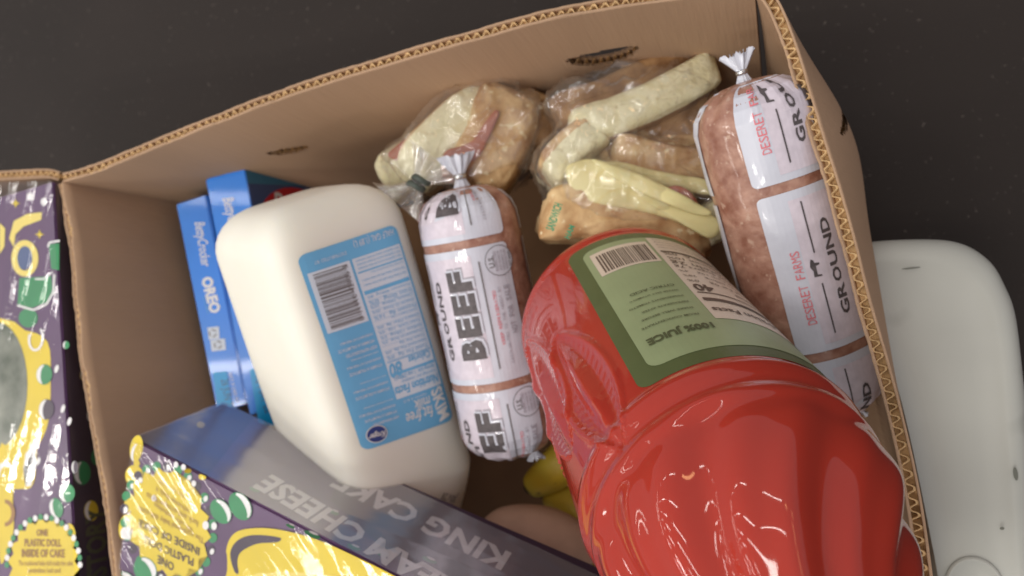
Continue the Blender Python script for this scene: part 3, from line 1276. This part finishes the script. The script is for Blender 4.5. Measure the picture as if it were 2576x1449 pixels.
    for k, t in enumerate(('FROM CONCENTRATE', 'SHAKE WELL BEFORE', 'REFRIGERATE AFTER', 'INGREDIENTS TOMATO', 'WATER SALT VITAMIN C', 'CITRIC ACID')):
        T(t, .013 + .002 * (k % 3), .038, .73 - .045 * k, 'olive_ink', hs=.9, bold=.01)
    Ar.build('label', root)
    return root, S


BT, BS = bottle()


# ------------------------------------------------------------------ blue cake mix cartons
def mix_carton(TL, TR, BR, BL, deep, label, first, d=.57):
    root = thing('cake_mix_box', label, 'cake mix box', P(*BR, d) + deep, 'blue cake mix boxes')
    O = P(*TL, d)
    a = P(*TR, d) - O
    b = P(*BL, d) - O
    par_box('carton', O, a, b, deep, M['blue'], root, .0008)
    S = Plane(O, b, a)
    Ar = Art(S)
    if first:
        Ar.text('BettyCrocker', (490, 560), (508, 672), 'white', 2, 1.8, .01, .25)
        Ar.text('OREO', (507, 700), (531, 790), 'white', 2, 1.1, .05)
        Ar.text('COOKIES', (510, 748), (522, 790), 'milk_blue', 2, .9)
        Ar.poly([(522, 824), (551, 821), (553, 852), (526, 855)], 'milk_pale', 2)
        Ar.poly([(529, 856), (566, 851), (569, 880), (533, 884)], 'milk_pale', 2)
        for cx, cy in ((536, 838), (549, 867)):
            for k in range(3):
                Ar.ring(cx, cy, 10, 10, 3, 'greyink', 3, n=6, a0=k * 120 + 10, a1=k * 120 + 90)
        Ar.poly([(536, 937), (571, 934), (590, 1060), (553, 1060)], 'cyan', 2)
        Ar.text('BEST IF USED BY', (575, 940), (594, 1012), 'white', 2, 1.1)
        Ar.text('26 JUN 22', (556, 955), (570, 1030), 'slate', 3, 1.6)
    else:
        Ar.text('BettyCrocker', (560, 500), (590, 620), 'white', 2, 1.8, .01, .25)
    Ar.build('printing', root)
    if not first:
        A3 = Art(S)
        A3.poly([(628, 930), (655, 925), (720, 1070), (652, 1070)], 'cyan', 2)
        A3.text('18 MAY 22', (640, 950), (668, 1040), 'slate', 3, 1.5)
        A3.build('date_panel', root)
    # front face art
    S2 = Plane(O + a, b, deep)
    A2 = Art(S2)
    if not first:
        c2 = lambda u, v: tuple(S2.uv(*proj(O + a + b * u + deep * v)))
        A2.uvpoly([c2(0, 0), c2(0, 1), c2(.07, 1), c2(.07, 0)], 'teal', 1)
        A2.uvpoly([c2(.07, 0), c2(.07, 1), c2(1, 1), c2(1, 0)], 'slate', 1)
        pts = [proj(O + a + b * (.25 + .17 * cos(t * 2 * pi / 30)) + deep * (.33 + .30 * sin(t * 2 * pi / 30))) for t in range(30)]
        A2.poly(pts, 'redspoon', 2)
        s0, s1 = proj(O + a + b * .24 + deep * .16), proj(O + a + b * .24 + deep * .52)
        A2.text('Betty', s0, s1, 'white', 3, 1.5, .0, .25)
        A2.build('front_printing', root)
    return root


dp = P(905, 440, .69) - P(615, 420, .56)
mix_carton((442, 514), (517, 490), (627, 1042), (546, 1040), dp, 'blue cake mix box nearest the carton wall, whole cookie logo on its spine', True)
mix_carton((516, 451), (615, 420), (733, 1075), (627, 1045), dp, 'blue cake mix box touching the milk jug, red spot on its front', False, .562)


# ------------------------------------------------------------------ king cake boxes
def bead(Ar, cx, cy, rx, ry, m, rot=0, layer=2, hl='left'):
    Ar.ell(cx, cy, rx, ry, m, layer, rot, 18)
    pts = []
    sx = -1 if hl == 'left' else 1
    for i in range(9):
        a = radians(100 + 160 * i / 8) if sx < 0 else radians(-70 + 150 * i / 8)
        pts.append((rx * .95 * cos(a), ry * .95 * sin(a)))
    for i in range(8, -1, -1):
        a = radians(100 + 160 * i / 8) if sx < 0 else radians(-70 + 150 * i / 8)
        pts.append((rx * .95 * cos(a) * .45, ry * .95 * sin(a) * .9))
    Ar.poly([(cx + x * cos(rot) - y * sin(rot), cy + x * sin(rot) + y * cos(rot)) for x, y in pts], 'white', layer + 1)


def burst(Ar, cx, cy, rx, ry, rot, m, layer=3, n=16):
    pts = []
    for i in range(n * 4):
        a = 2 * pi * i / (n * 4)
        k = (1.0, 1.08, 1.0, .93)[i % 4]
        pts.append((cx + rx * k * cos(a) * cos(rot) - ry * k * sin(a) * sin(rot), cy + rx * k * cos(a) * sin(rot) + ry * k * sin(a) * cos(rot)))
    Ar.poly(pts, m, layer)


def cake_low():
    O = W(Vector((-.2307, -.092, -.46)))
    e1 = ROT @ Vector((.161, -.056, .06)).normalized()
    e2v = ROT @ Vector((.029, .011, -.066))
    e3 = ROT @ Vector((-.23, -.94, -.258)).normalized()
    e2 = (e2v - e2v.dot(e1) * e1).normalized()
    e3 = (e3 - e3.dot(e1) * e1 - e3.dot(e2) * e2).normalized()
    root = thing('cake_box', 'purple king cake box in clear wrap in front of the milk jug', 'cake box', O + e3 * .22 + e2 * .04)
    par_box('carton', O, e1 * .32, e2 * .073, e3 * .26, M['purple'], root, .001)
    F_ = Plane(O, e1, e3)
    Ar = Art(F_)
    # yellow edge dabs down the left side
    for (x, y, rx, ry) in ((344, 1128, 16, 34), (338, 1195, 22, 26), (326, 1265, 12, 24), (316, 1325, 16, 32), (345, 1165, 8, 8)):
        Ar.ell(x, y, rx, ry, 'yellow', 2, .15)
    bead(Ar, 344, 1138, 13, 24, 'yellow', .2, 3)
    for (x, y, rx, ry) in ((318, 1340, 13, 16), (334, 1280, 5, 7), (355, 1207, 6, 7)):
        Ar.ell(x, y, rx, ry, 'white', 4)
    burst(Ar, 425, 1316, 96, 134, -.30, 'yellow', 4, 17)
    for i in range(26):
        a = 2 * pi * i / 26
        x = 425 + 108 * cos(a) * cos(-.3) - 146 * sin(a) * sin(-.3)
        y = 1316 + 108 * cos(a) * sin(-.3) + 146 * sin(a) * cos(-.3)
        Ar.ell(x, y, 11, 13, 'green' if i % 3 else 'plum', 2, .2, 12)
        if i % 2:
            Ar.ell(x + 4, y + 2, 5.5, 8, 'white', 3, .3, 10)
    # words, upside down
    Ar.text('ONE', (441, 1416), (400, 1394), 'brown_ink', 6, 1.25, .02)
    Ar.text('PLASTIC DOLL', (490, 1404), (362, 1344), 'brown_ink', 6, 1.15, .02)
    Ar.text('INSIDE OF CAKE', (505, 1377), (352, 1304), 'brown_ink', 6, 1.1, .02)
    for k, (t, s, e) in enumerate((('The traditional baby doll inside', (516, 1352), (350, 1270)), ('the cake symbolizes', (488, 1328), (392, 1262)), ('luck and prosperity to', (502, 1310), (372, 1236)),
                                   ('whoever finds it', (480, 1280), (396, 1222)), ('in their slice of cake', (478, 1250), (402, 1205)))):
        Ar.text(t, s, e, 'tan_ink', 6, 1.3)
    # green beads beside the badge
    bead(Ar, 558, 1285, 24, 34, 'green', -.55, 5, 'right')
    bead(Ar, 607, 1272, 26, 38, 'green', -.5, 5, 'right')
    bead(Ar, 368, 1432, 28, 34, 'green', -.5, 5, 'right')
    bead(Ar, 316, 1462, 24, 26, 'green', -.5, 5, 'right')
    Ar.ell(520, 1320, 8, 11, 'white', 5)
    Ar.ell(541, 1322, 7, 10, 'white', 5)
    # big window frame
    fr = [(574, 1432), (572, 1380), (590, 1342), (630, 1328), (700, 1330), (800, 1356), (900, 1400), (1000, 1450), (1080, 1500), (1100, 1700), (560, 1700)]
    Ar.poly(fr, 'yellow', 5, 5)
    rg = [(592, 1434), (582, 1390), (600, 1358), (640, 1344), (705, 1350), (700, 1362), (650, 1366), (610, 1386), (600, 1410), (603, 1440)]
    Ar.poly(rg, 'plum', 6, 4)
    Ar.poly([(620, 1470), (700, 1440), (860, 1450), (1000, 1520), (1020, 1700), (600, 1700)], 'paleyellow', 6, 4)
    Ar.ell(508, 1196, 6, 4, 'yellow', 5)
    Ar.ell(512, 1200, 9, 6, 'yellow', 5)
    for (x, y) in ((400, 1262), (455, 1178), (474, 1184), (500, 1225)):
        Ar.ell(x - 10, y - 10, 6, 8, 'white', 5)
    Ar.build('front_printing', root)
    # long spine with the big words
    Sp = Plane(O, e1, e2)
    A2 = Art(Sp)
    A2.poly([(335, 1103), (560, 1017), (640, 1050), (520, 1199)], 'plum', 1)
    A2.poly([(877, 1158), (1560, 1452), (1800, 1560), (1800, 1700), (1100, 1500), (830, 1258)], 'plum', 1)
    A2.text('CREAM CHEESE', (1232, 1515), (682, 1196), 'white', 3, 1.05, .035, -.1)
    A2.text('KING CAKE', (1292, 1398), (866, 1192), 'white', 3, 1.12, .035, -.1)
    for (x, y, rx, ry) in ((785, 1346, 22, 7), (840, 1290, 14, 6), (890, 1378, 18, 6), (960, 1395, 16, 6), (1080, 1410, 20, 6), (640, 1233, 14, 5), (730, 1325, 12, 4)):
        A2.ell(x, y, rx, ry, 'green', 2, .4, 14)
        A2.ell(x + 4, y - 3, rx * .6, ry * .45, 'white', 3, .4, 12)
    A2.ell(505, 1070, 10, 8, 'yellow', 3)
    A2.ell(472, 1187, 9, 6, 'yellow', 4)
    A2.build('spine_printing', root)
    wrap_sheet('clear_wrap', F_, ((335, 1105), (1280, 1600), (1200, 1900), (270, 1750)), M['film'], root, .0005, 220, 160, (.82, .57), .0012, 3, 45)
    wrap_sheet('clear_wrap', Sp, ((333, 1104), (1300, 1605), (1800, 1590), (560, 1015)), M['spinefilm'], root, .0003, 200, 90, (1, .05), .0012, 5, 40)
    return root


cake_low()


def cake_left():
    c = .3765
    R0, R1 = PH(133, 456, c), PH(205, 1660, c)
    e1 = (R1 - R0).normalized()
    up = Vector((0, 0, 1))
    e2 = up.cross(e1)
    if e2.dot(VX) > 0:
        e2 = -e2
    root = thing('cake_box', 'purple king cake box at the far left with a round window in yellow', 'cake box', R0 + e1 * .16 + e2 * .13 - up * .07)
    par_box('carton', R0, e1 * .36, e2 * .26, -up * .075 + e2 * .006, M['purple'], root, .001)
    F_ = Plane(R0, e1, e2)
    Ar = Art(F_)
    # window and its yellow frame
    Ar.ell(0, 985, 117, 185, 'yellow', 1)
    Ar.poly([(60, 830), (120, 860), (128, 960), (122, 1060), (95, 1120), (40, 1160), (0, 1180), (0, 830)], 'yellow', 1, 4)
    Ar.ell(-6, 968, 76, 158, 'window', 2, 0, 30)
    # lettering fragments and ribbons
    Ar.poly([(36, 622), (40, 590), (60, 570), (105, 553), (106, 534), (70, 538), (36, 556), (24, 600)], 'paleyellow', 2)
    Ar.ring(64, 650, 34, 46, 15, 'paleyellow', 3)
    Ar.ell(62, 648, 21, 30, 'slate', 2)
    Ar.poly([(0, 560), (14, 575), (12, 620), (0, 640)], 'paleyellow', 2)
    for (x, y, s_) in ((41, 512, 12), (101, 590, 12), (180 - 30, 500 + 300, 0)):
        if s_:
            pts = []
            for i in range(8):
                a = pi / 4 * i
                rr = s_ if i % 2 == 0 else s_ * .35
                pts.append((x + rr * cos(a), y + rr * sin(a)))
            Ar.poly(pts, 'yellow', 3)
    Ar.poly([(124, 615), (150, 612), (150, 680), (130, 676)], 'green', 2)
    Ar.line([(122, 622), (126, 610), (152, 606)], 5, 'white', 3)
    Ar.poly([(50, 700), (130, 695), (133, 730), (118, 760), (80, 775), (45, 765)], 'green', 2)
    Ar.line([(45, 768), (85, 780), (118, 766), (136, 735), (138, 690)], 5, 'white', 3)
    Ar.line([(90, 702), (112, 702), (134, 684)], 4, 'white', 3)
    Ar.ell(72, 800, 24, 24, 'green', 2)
    Ar.ring(92, 852, 20, 32, 6, 'white', 3, .1, 16, -60, 200)
    bead(Ar, 78 * 1, 498 - 0, 1, 1, 'white')
    Ar.ell(78, 495, 9, 10, 'white', 3)
    Ar.ell(112, 508, 8, 10, 'white', 3)
    bead(Ar, 113, 942, 20, 26, 'green', .1, 3)
    bead(Ar, 118, 1030, 19, 26, 'plum', .1, 3)
    bead(Ar, 168, 868, 8, 10, 'green', .1, 3)
    for (x, y) in ((144, 928), (176, 1060), (148, 1110), (130, 1150), (98, 1160), (122, 1188), (160, 1028)):
        Ar.ell(x, y, 5, 11, 'white', 3, .3, 10)
    bead(Ar, 170, 1240, 20, 24, 'green', 0, 3)
    bead(Ar, 143, 1278, 17, 26, 'green', -.2, 3)
    bead(Ar, 176, 1350, 16, 34, 'yellow', 0, 3)
    bead(Ar, 190, 1245 - 70, 8, 16, 'plum', 0, 3)
    # lily ornament
    Ar.poly([(0, 1130), (30, 1140), (62, 1132), (90, 1112), (92, 1180), (80, 1225), (50, 1230), (34, 1240), (36, 1330), (20, 1390), (0, 1400)], 'yellow', 2, 4)
    Ar.poly([(60, 1180), (66, 1140), (90, 1114), (93, 1175), (80, 1222), (66, 1224), (80, 1180), (84, 1140), (70, 1160)], 'white', 3)
    Ar.ring(16, 1195, 26, 34, 12, 'white', 3, 0, 14, 170, 380)
    Ar.ring(14, 1290, 26, 34, 10, 'tan_ink', 3, 0, 14, -90, 90)
    burst(Ar, 112, 1420, 84, 112, 0, 'yellow', 4, 18)
    for i in range(22):
        a = pi + pi * i / 21
        Ar.ell(112 + 92 * cos(a), 1420 + 120 * sin(a), 6, 8, 'white' if i % 2 else 'green', 5)
    Ar.text('ONE', (95, 1347), (124, 1347), 'tan_ink', 6, 1.2, .03)
    Ar.text('PLASTIC DOLL', (65, 1373), (157, 1374), 'tan_ink', 6, 1.3, .03)
    Ar.text('INSIDE OF CAKE', (58, 1400), (166, 1401), 'tan_ink', 6, 1.35, .03)
    Ar.text('The traditional baby doll inside the cake', (50, 1422), (186, 1422), 'tan_ink', 6, 1.6)
    Ar.text('symbolizes luck and', (74, 1440), (155, 1440), 'tan_ink', 6, 1.3)
    Ar.build('front_printing', root)
    # side face
    Sd = Plane(R0, e1, -up * .075 + e2 * .006)
    A2 = Art(Sd)
    c2 = lambda px, py: tuple(Sd.uv(px, py))
    A2.uvpoly([(0.002, .001), (.355, .001), (.355, .074), (.002, .074)], 'plum', 1)
    bead(A2, 228, 1285, 18, 26, 'yellow', 0, 3)
    bead(A2, 212, 935, 10, 22, 'yellow', .4, 3)
    bead(A2, 224, 1045, 8, 16, 'plum', 0, 3)
    A2.ell(240, 1150, 12, 20, 'green', 2)
    bead(A2, 205, 1190, 22, 30, 'green', 0, 3)
    A2.text('HISTORY', (268, 1500), (262, 1272), 'olive_ink', 3, 1.6, .03)
    A2.build('side_printing', root)
    wrap_sheet('clear_wrap', F_, ((134, 457), (205, 1660), (-420, 1660), (-420, 470)), M['film'], root, .0004, 200, 200, (.93, .35), .0012, 11, 45)
    wrap_sheet('clear_wrap', Sd, ((134, 457), (205, 1660), (330, 1620), (300, 500)), M['film'], root, .0008, 160, 30, (1, .1), .0012, 12, 60)


cake_left()


# ------------------------------------------------------------------ sandwiches in clear bags
def pxs(n, d):
    return n * d / F


def loaf(name, cx, cy, d, L, T, D, ang, parent, mats, mf, seed, amp=.05, e=.75):
    ex = imgdir(ang)
    ey = imgdir(ang + 90)
    return superell(name, P(cx, cy, d), ex * pxs(L / 2, d), ey * pxs(T / 2, d), VZ * D / 2, None, parent, e, 56, 36, amp, 55, seed, mats, mf)


def sheet_poly(name, pts, d0, d1, th, m, parent, wav=.0015, seed=0):
    """a soft slice: outline in pixels, distance sliding from d0 (left) to d1 (right), with thickness"""
    c = catmull([Vector((p[0], p[1], 0)) for p in pts], 8, True)
    xs = [p.x for p in c]
    lo, hi = min(xs), max(xs)
    cx = sum(p.x for p in c) / len(c)
    cy = sum(p.y for p in c) / len(c)
    V, Fc = [], []
    n = len(c)
    rings = [(1, 1.0), (.96, 0), (.75, -.25), (.45, -.35), (.001, -.4)]

    def pt(k, z, p):
        x, y = cx + (p.x - cx) * k, cy + (p.y - cy) * k
        d = d0 + (d1 - d0) * (x - lo) / (hi - lo)
        q = P(x, y, d)
        return q + VZ * (-z * th + wav * noise.noise(q * 60 + Vector((seed, 0, 0))))
    seq = [(.001, .9), (.6, .95), (.97, 1.0), (1.0, .6), (.99, .15), (.94, 0), (.7, -.15), (.4, -.2), (.001, -.2)]
    for k, z in seq:
        for p in c:
            V.append(pt(k, z, p))
    for j in range(len(seq) - 1):
        for i in range(n):
            a, b = j * n + i, j * n + (i + 1) % n
            Fc.append((a, b, b + n, a + n))
    o = mk(name, V, Fc, m, parent)
    recalc(o)
    return o


BR = [M['crumb'], M['crust'], M['crustdark']]


def roll(cx, cy, d, L, T, D, ang, parent, mf, seed, amp=.05, e=.36):
    """a cut piece of roll: boxy, lumpy, slightly bent"""
    o = loaf('bread', cx, cy, d, L, T, D, ang, parent, BR, mf, seed, amp, e)
    ex = imgdir(ang)
    ey = imgdir(ang + 90)
    c = P(cx, cy, d) - wloc(o)
    hl = pxs(L / 2, d)
    for v in o.data.vertices:
        x = (v.co - c).dot(ex) / hl
        v.co += ey * (.006 * (x * x) * (1 if seed % 2 else -1) * pxs(L, d) / .1)
        q = v.co * 1.0
        v.co += (v.co - c).normalized() * (.0010 * noise.noise(q * 90 + Vector((seed, 3, 0))) + .0012 * noise.noise(q * 260))
    return o


sw1 = thing('sandwich', 'upper roll in the right hand bag, pale crumb sloping under brown crust', 'sandwich', P(1610, 330, .53), 'rolls in the right hand bag')
roll(1618, 282, .478, 380, 104, .06, -24, sw1, lambda x, y, z: 0 if (abs(y) < .88 and z > .3) else 2, 2)
roll(1580, 236, .490, 400, 90, .06, -24, sw1, lambda x, y, z: 2, 6)
roll(1650, 362, .490, 330, 120, .06, -18, sw1, lambda x, y, z: 1 if y > .3 else 2, 4)
roll(1432, 388, .478, 170, 96, .06, -42, sw1, lambda x, y, z: 0 if z > -.2 and y > -.5 else 1, 3)

sw2 = thing('sandwich', 'lower roll in the right hand bag, pale cheese spilling over golden crust', 'sandwich', P(1600, 500, .53), 'rolls in the right hand bag')
roll(1675, 425, .472, 290, 100, .05, 9, sw2, lambda x, y, z: 1, 4)
roll(1570, 548, .470, 420, 140, .06, 8, sw2, lambda x, y, z: 1, 5, .12)
sheet_poly('cheese_slice', [(1424, 432), (1436, 412), (1480, 399), (1530, 410), (1600, 440), (1700, 492), (1812, 556), (1790, 600), (1700, 556), (1600, 528), (1500, 512), (1446, 486)], .440, .434, .005, M['cheese'], sw2, .004, 1)
sheet_poly('cheese_slice', [(1520, 412), (1560, 406), (1660, 430), (1772, 452), (1800, 490), (1700, 476), (1620, 458)], .446, .440, .004, M['cheese'], sw2, .003, 2)
sheet_poly('cheese_slice', [(1490, 404), (1540, 412), (1640, 452), (1790, 530), (1740, 536), (1600, 476)], .436, .430, .003, M['cheese'], sw2, .003, 5)
sheet_poly('ham_slice', [(1672, 478), (1700, 466), (1735, 480), (1758, 516), (1728, 518), (1690, 496)], .436, .434, .004, M['ham'], sw2, .001, 3)
roll(1785, 560, .462, 100, 90, .04, 60, sw2, lambda x, y, z: 0, 9)

sw3 = thing('sandwich', 'sandwich behind the middle beef tube clip, long ham fold in pale bread', 'sandwich', P(1200, 370, .54), None)
roll(1128, 350, .512, 280, 120, .06, -44, sw3, lambda x, y, z: 0 if (z > .2 and y > -.85) else 1, 11)
roll(1248, 368, .512, 260, 165, .07, -66, sw3, lambda x, y, z: 1, 12)
roll(1320, 305, .525, 200, 130, .06, 20, sw3, lambda x, y, z: 1 if x < .3 else 2, 13)
roll(1030, 425, .535, 150, 120, .04, -30, sw3, lambda x, y, z: 0 if z > 0 else 1, 15)
sheet_poly('ham_slice', [(1246, 276), (1254, 290), (1226, 352), (1204, 392), (1172, 416), (1152, 452), (1116, 452), (1110, 410), (1122, 378), (1160, 366), (1192, 348), (1218, 310)], .474, .474, .004, M['ham'], sw3, .003, 4)
sheet_poly('ham_slice', [(975, 385), (1040, 335), (1110, 305), (1090, 360), (1010, 400)], .495, .488, .004, M['ham'], sw3, .003, 7)


def bag(label, C, hx, hy, hz, ang, seed, fill=(), group=None):
    root = thing('sandwich_bag', label, 'plastic bag', C - VZ * hz, group)
    ex, ey = imgdir(ang), imgdir(ang + 90)
    V, Fc = [], []
    nu, nv = 150, 100

    def sp(x, p):
        return math.copysign(abs(x) ** p, x)
    for j in range(nv + 1):
        t = -pi / 2 + pi * j / nv
        for i in range(nu):
            a = 2 * pi * i / nu
            x, y, z = sp(cos(t), .6) * sp(cos(a), .7), sp(cos(t), .6) * sp(sin(a), .7), sp(sin(t), .8)
            p = C + ex * hx * x + ey * hy * y + VZ * hz * z
            V.append(p + (p - C).normalized() * .008 * noise.noise(p * 14 + Vector((0, seed, 0))))
    for j in range(nv):
        for i in range(nu):
            a, b = j * nu + i, j * nu + (i + 1) % nu
            Fc.append((a, b, b + nu, a + nu))
    # draw the film in towards the rolls
    BV, BF = [], []
    for o in fill:
        for ch in o.children:
            w_ = wloc(ch)
            k0 = len(BV)
            BV += [v.co + w_ for v in ch.data.vertices]
            BF += [tuple(k0 + i for i in q.vertices) for q in ch.data.polygons]
    tree = BVHTree.FromPolygons(BV, BF)
    rad = []
    for p in V:
        d = (C - p)
        h = tree.ray_cast(p, d.normalized(), d.length)
        r0 = d.length
        rad.append(min(r0, (h[0] - C).length + .003) if h[0] is not None else r0 * .62)
    for it in range(7):
        nr = rad[:]
        for j in range(1, nv):
            for i in range(nu):
                k = j * nu + i
                av = (rad[j * nu + (i + 1) % nu] + rad[j * nu + (i - 1) % nu] + rad[k + nu] + rad[k - nu]) / 4
                nr[k] = max(av, rad[k]) if it < 4 else .5 * av + .5 * rad[k]
        rad = nr
    for k, p in enumerate(V):
        q = C + (p - C).normalized() * rad[k]
        w = noise.noise(q * 34 + Vector((seed, 0, 0)))
        w2 = noise.noise(Vector((q.x * 90, q.y * 30, q.z * 50)) + Vector((seed, 4, 0)))
        V[k] = q + (p - C).normalized() * (.0034 * max(0, 1 - abs(w) * 7) + .0026 * max(0, 1 - abs(w2) * 8) + .001)
    mk('bag_film', V, Fc, M['bagfilm'], root)
    return root


b1 = bag('clear plastic bag of two rolls with green print, behind the juice bottle', P(1590, 395, .478), pxs(245, .47), pxs(215, .47), .048, -8, 4, (sw1, sw2))
b2 = bag('clear plastic bag gathered by a dark twist tie above the milk jug', P(1175, 368, .516), pxs(235, .48), pxs(140, .48), .050, -28, 9, (sw3,))
# green print
PG = Plane(P(1420, 540, .428), VX, VY)
Ag = Art(PG)
Ag.text('SANDWICH', (1392, 582), (1415, 515), 'greenprint', 1, 2.2, .03)
Ag.text('HAM', (1432, 602), (1446, 570), 'greenprint', 1, 1.2, .03)
Ag.build('print', b1)
# gathered neck and twist tie
V, Fc = [], []
nc = P(1052, 462, .470)
nd = imgdir(130)
ns_ = imgdir(40)
for j in range(15):
    t = -.018 + .036 * j / 14
    rr = .0032 + .013 * abs(t / .018) ** 1.3
    for i in range(72):
        a = 2 * pi * i / 72
        k = 1 + .28 * sin(a * 7 + j * .25) + .18 * sin(a * 15 - j * .2)
        V.append(nc + nd * t + ns_ * cos(a) * rr * k + VZ * sin(a) * rr * k * .7)
for j in range(14):
    for i in range(72):
        a, b = j * 72 + i, j * 72 + (i + 1) % 72
        Fc.append((a, b, b + 72, a + 72))
mk('gathered_neck', V, Fc, M['bagfilm'], b2)
V, Fc = [], []
for j in range(41):
    t = j / 40
    a = t * 2 * pi * 1.6
    c0 = nc + nd * (-.004 + .008 * t) + ns_ * cos(a) * .0055 + VZ * sin(a) * .0052
    for i in range(8):
        b = 2 * pi * i / 8
        V.append(c0 + nd * cos(b) * .0018 + (ns_ * cos(a) + VZ * sin(a)) * sin(b) * .0007)
for j in range(40):
    for i in range(8):
        a, b = j * 8 + i, j * 8 + (i + 1) % 8
        Fc.append((a, b, b + 8, a + 8))
mk('twist_tie', V, Fc, mat('dark_tie', (70, 78, 70), .5), b2)


# ------------------------------------------------------------------ bananas and potato in the bottom
def banana(pts, r, label, seed):
    path = catmull([P(*p) for p in pts], 10)
    root = thing('banana', label, 'banana', path[len(path) // 2] - Vector((0, 0, r)), 'bananas at the bottom of the carton')
    n = len(path)
    NU = 30
    V, Fc = [], []
    for j, p in enumerate(path):
        t = (path[min(n - 1, j + 1)] - path[max(0, j - 1)]).normalized()
        s = t.cross(VZ).normalized()
        u = s.cross(t)
        f = j / (n - 1)
        rr = r * (sin(pi * min(1, max(0, .08 + f * .84)))) ** .45
        if f < .06 or f > .94:
            rr = r * .3
        for i in range(NU):
            a = 2 * pi * i / NU
            k = 1 + .035 * cos(5 * a)
            V.append(p + (s * cos(a) + u * sin(a)) * rr * k)
    for j in range(n - 1):
        for i in range(NU):
            a, b = j * NU + i, j * NU + (i + 1) % NU
            Fc.append((a, b, b + NU, a + NU))
    Fc += [tuple(range(NU)), tuple((n - 1) * NU + i for i in range(NU))]
    o = mk('peel', V, Fc, M['banana'], root)
    superell('tip', path[0], VX * r * .36, VY * r * .36, VZ * r * .36, M['banana_tip'], root, 1, 14, 8)
    superell('stem', path[-1], VX * r * .36, VY * r * .36, VZ * r * .36, M['banana_tip'], root, 1, 14, 8)


banana([(1335, 1225, .575), (1385, 1190, .56), (1430, 1150, .555), (1500, 1090, .555), (1580, 1040, .56)], .0155, 'banana directly below the lower end of the middle beef tube', 1)
banana([(1370, 1238, .585), (1440, 1262, .570), (1490, 1330, .56), (1510, 1400, .56), (1520, 1490, .56)], .0165, 'banana curving down between the pale potato and the juice bottle', 2)
pt = thing('potato', 'smooth pinkish brown potato half hidden behind the king cake box', 'potato', P(1345, 1360, .55))
superell('skin', P(1350, 1370, .52), imgdir(8) * pxs(150, .52), imgdir(98) * pxs(96, .52), VZ * .025, M['potato'], pt, .95, 48, 30, .05, 18, 4)


# ------------------------------------------------------------------ white tub beside the carton
def tub():
    c0 = .455
    outer_ = [(2150, 720), (2140, 640), (2190, 610), (2318, 602), (2409, 615), (2478, 660), (2516, 715), (2543, 790), (2562, 940), (2576, 1100), (2600, 1449), (2616, 1720), (2450, 1790), (2372, 1740), (2322, 1400), (2236, 1010)]
    inner = [(2190, 740), (2190, 690), (2215, 670), (2318, 666), (2385, 680), (2442, 712), (2474, 756), (2494, 820), (2512, 950), (2524, 1100), (2548, 1449), (2560, 1680), (2460, 1720), (2400, 1690), (2350, 1400), (2268, 1010)]
    outer = [(x + (28 if x > 2200 else 0), y - (8 if y < 700 else 0)) for x, y in outer_]
    C1 = catmull([PH(x, y, c0) for x, y in outer], 8, True)
    C2 = catmull([PH(x, y, c0) for x, y in inner], 8, True)
    n = len(C1)
    V, Fc = [], []
    ctr = sum(C2, Vector()) / n
    seq = [(0, 0, 0), (1, 0, 0), (1, .0, 0)]
    rows = []
    rows.append([ctr + (q - ctr) * .5 for q in C2])
    rows.append([q.copy() for q in C2])
    rows.append([a.lerp(b, .12) + Vector((0, 0, .0012)) for a, b in zip(C2, C1)])
    for k in range(1, 9):
        t = k / 8 * pi / 2
        rows.append([a.lerp(b, .2 + .8 * sin(t)) + Vector((0, 0, .0012 - .016 * (1 - cos(t)))) for a, b in zip(C2, C1)])
    h = zf + .002
    rows.append([Vector((b.x + (b.x - ctr.x) * .03, b.y + (b.y - ctr.y) * .03, h)) for b in C1])
    for r in rows:
        V += r
    for j in range(len(rows) - 1):
        for i in range(n):
            a, b = j * n + i, j * n + (i + 1) % n
            Fc.append((a, b, b + n, a + n))
    Fc.append(tuple(range(n)))
    root = thing('plastic_tub', 'white plastic tub with a rounded corner, right of the carton', 'tub', Vector((ctr.x, ctr.y, zf)))
    o = mk('body', V, Fc, M['tub'], root)
    recalc(o)
    # moulded dimple
    c = PH(2452, 1478, c0 - .0005)
    ex, ey = Vector((1, 0, 0)), Vector((0, 1, 0))
    V, Fc = [], []
    prof = ((.0135, 0), (.0128, .0012), (.0120, .0012), (.0112, -.0), (.001, -.0002))
    for r, z in prof:
        for i in range(48):
            a = 2 * pi * i / 48
            V.append(c + ex * cos(a) * r + ey * sin(a) * r * 1.15 + Vector((0, 0, z + .0004)))
    for j in range(4):
        for i in range(48):
            a, b = j * 48 + i, j * 48 + (i + 1) % 48
            Fc.append((a, b, b + 48, a + 48))
    mk('moulded_ring', V, Fc, M['tub'], root)
    Pl = Plane(PH(2450, 1200, c0), Vector((1, 0, 0)), Vector((0, 1, 0)))
    for (x, y, rx, ry, ro) in ((2551, 1190, 6, 17, -.15), (2517, 1326, 6, 4, 0), (2290, 676, 24, 2, -.1)):
        Ar = Art(Pl)
        Ar.ell(x, y, rx, ry, 'scuff', 18, ro)
        Ar.build('scuff_mark', root)


tub()
print('tris', sum(len(o.data.polygons) for o in col.objects if o.type == 'MESH'))
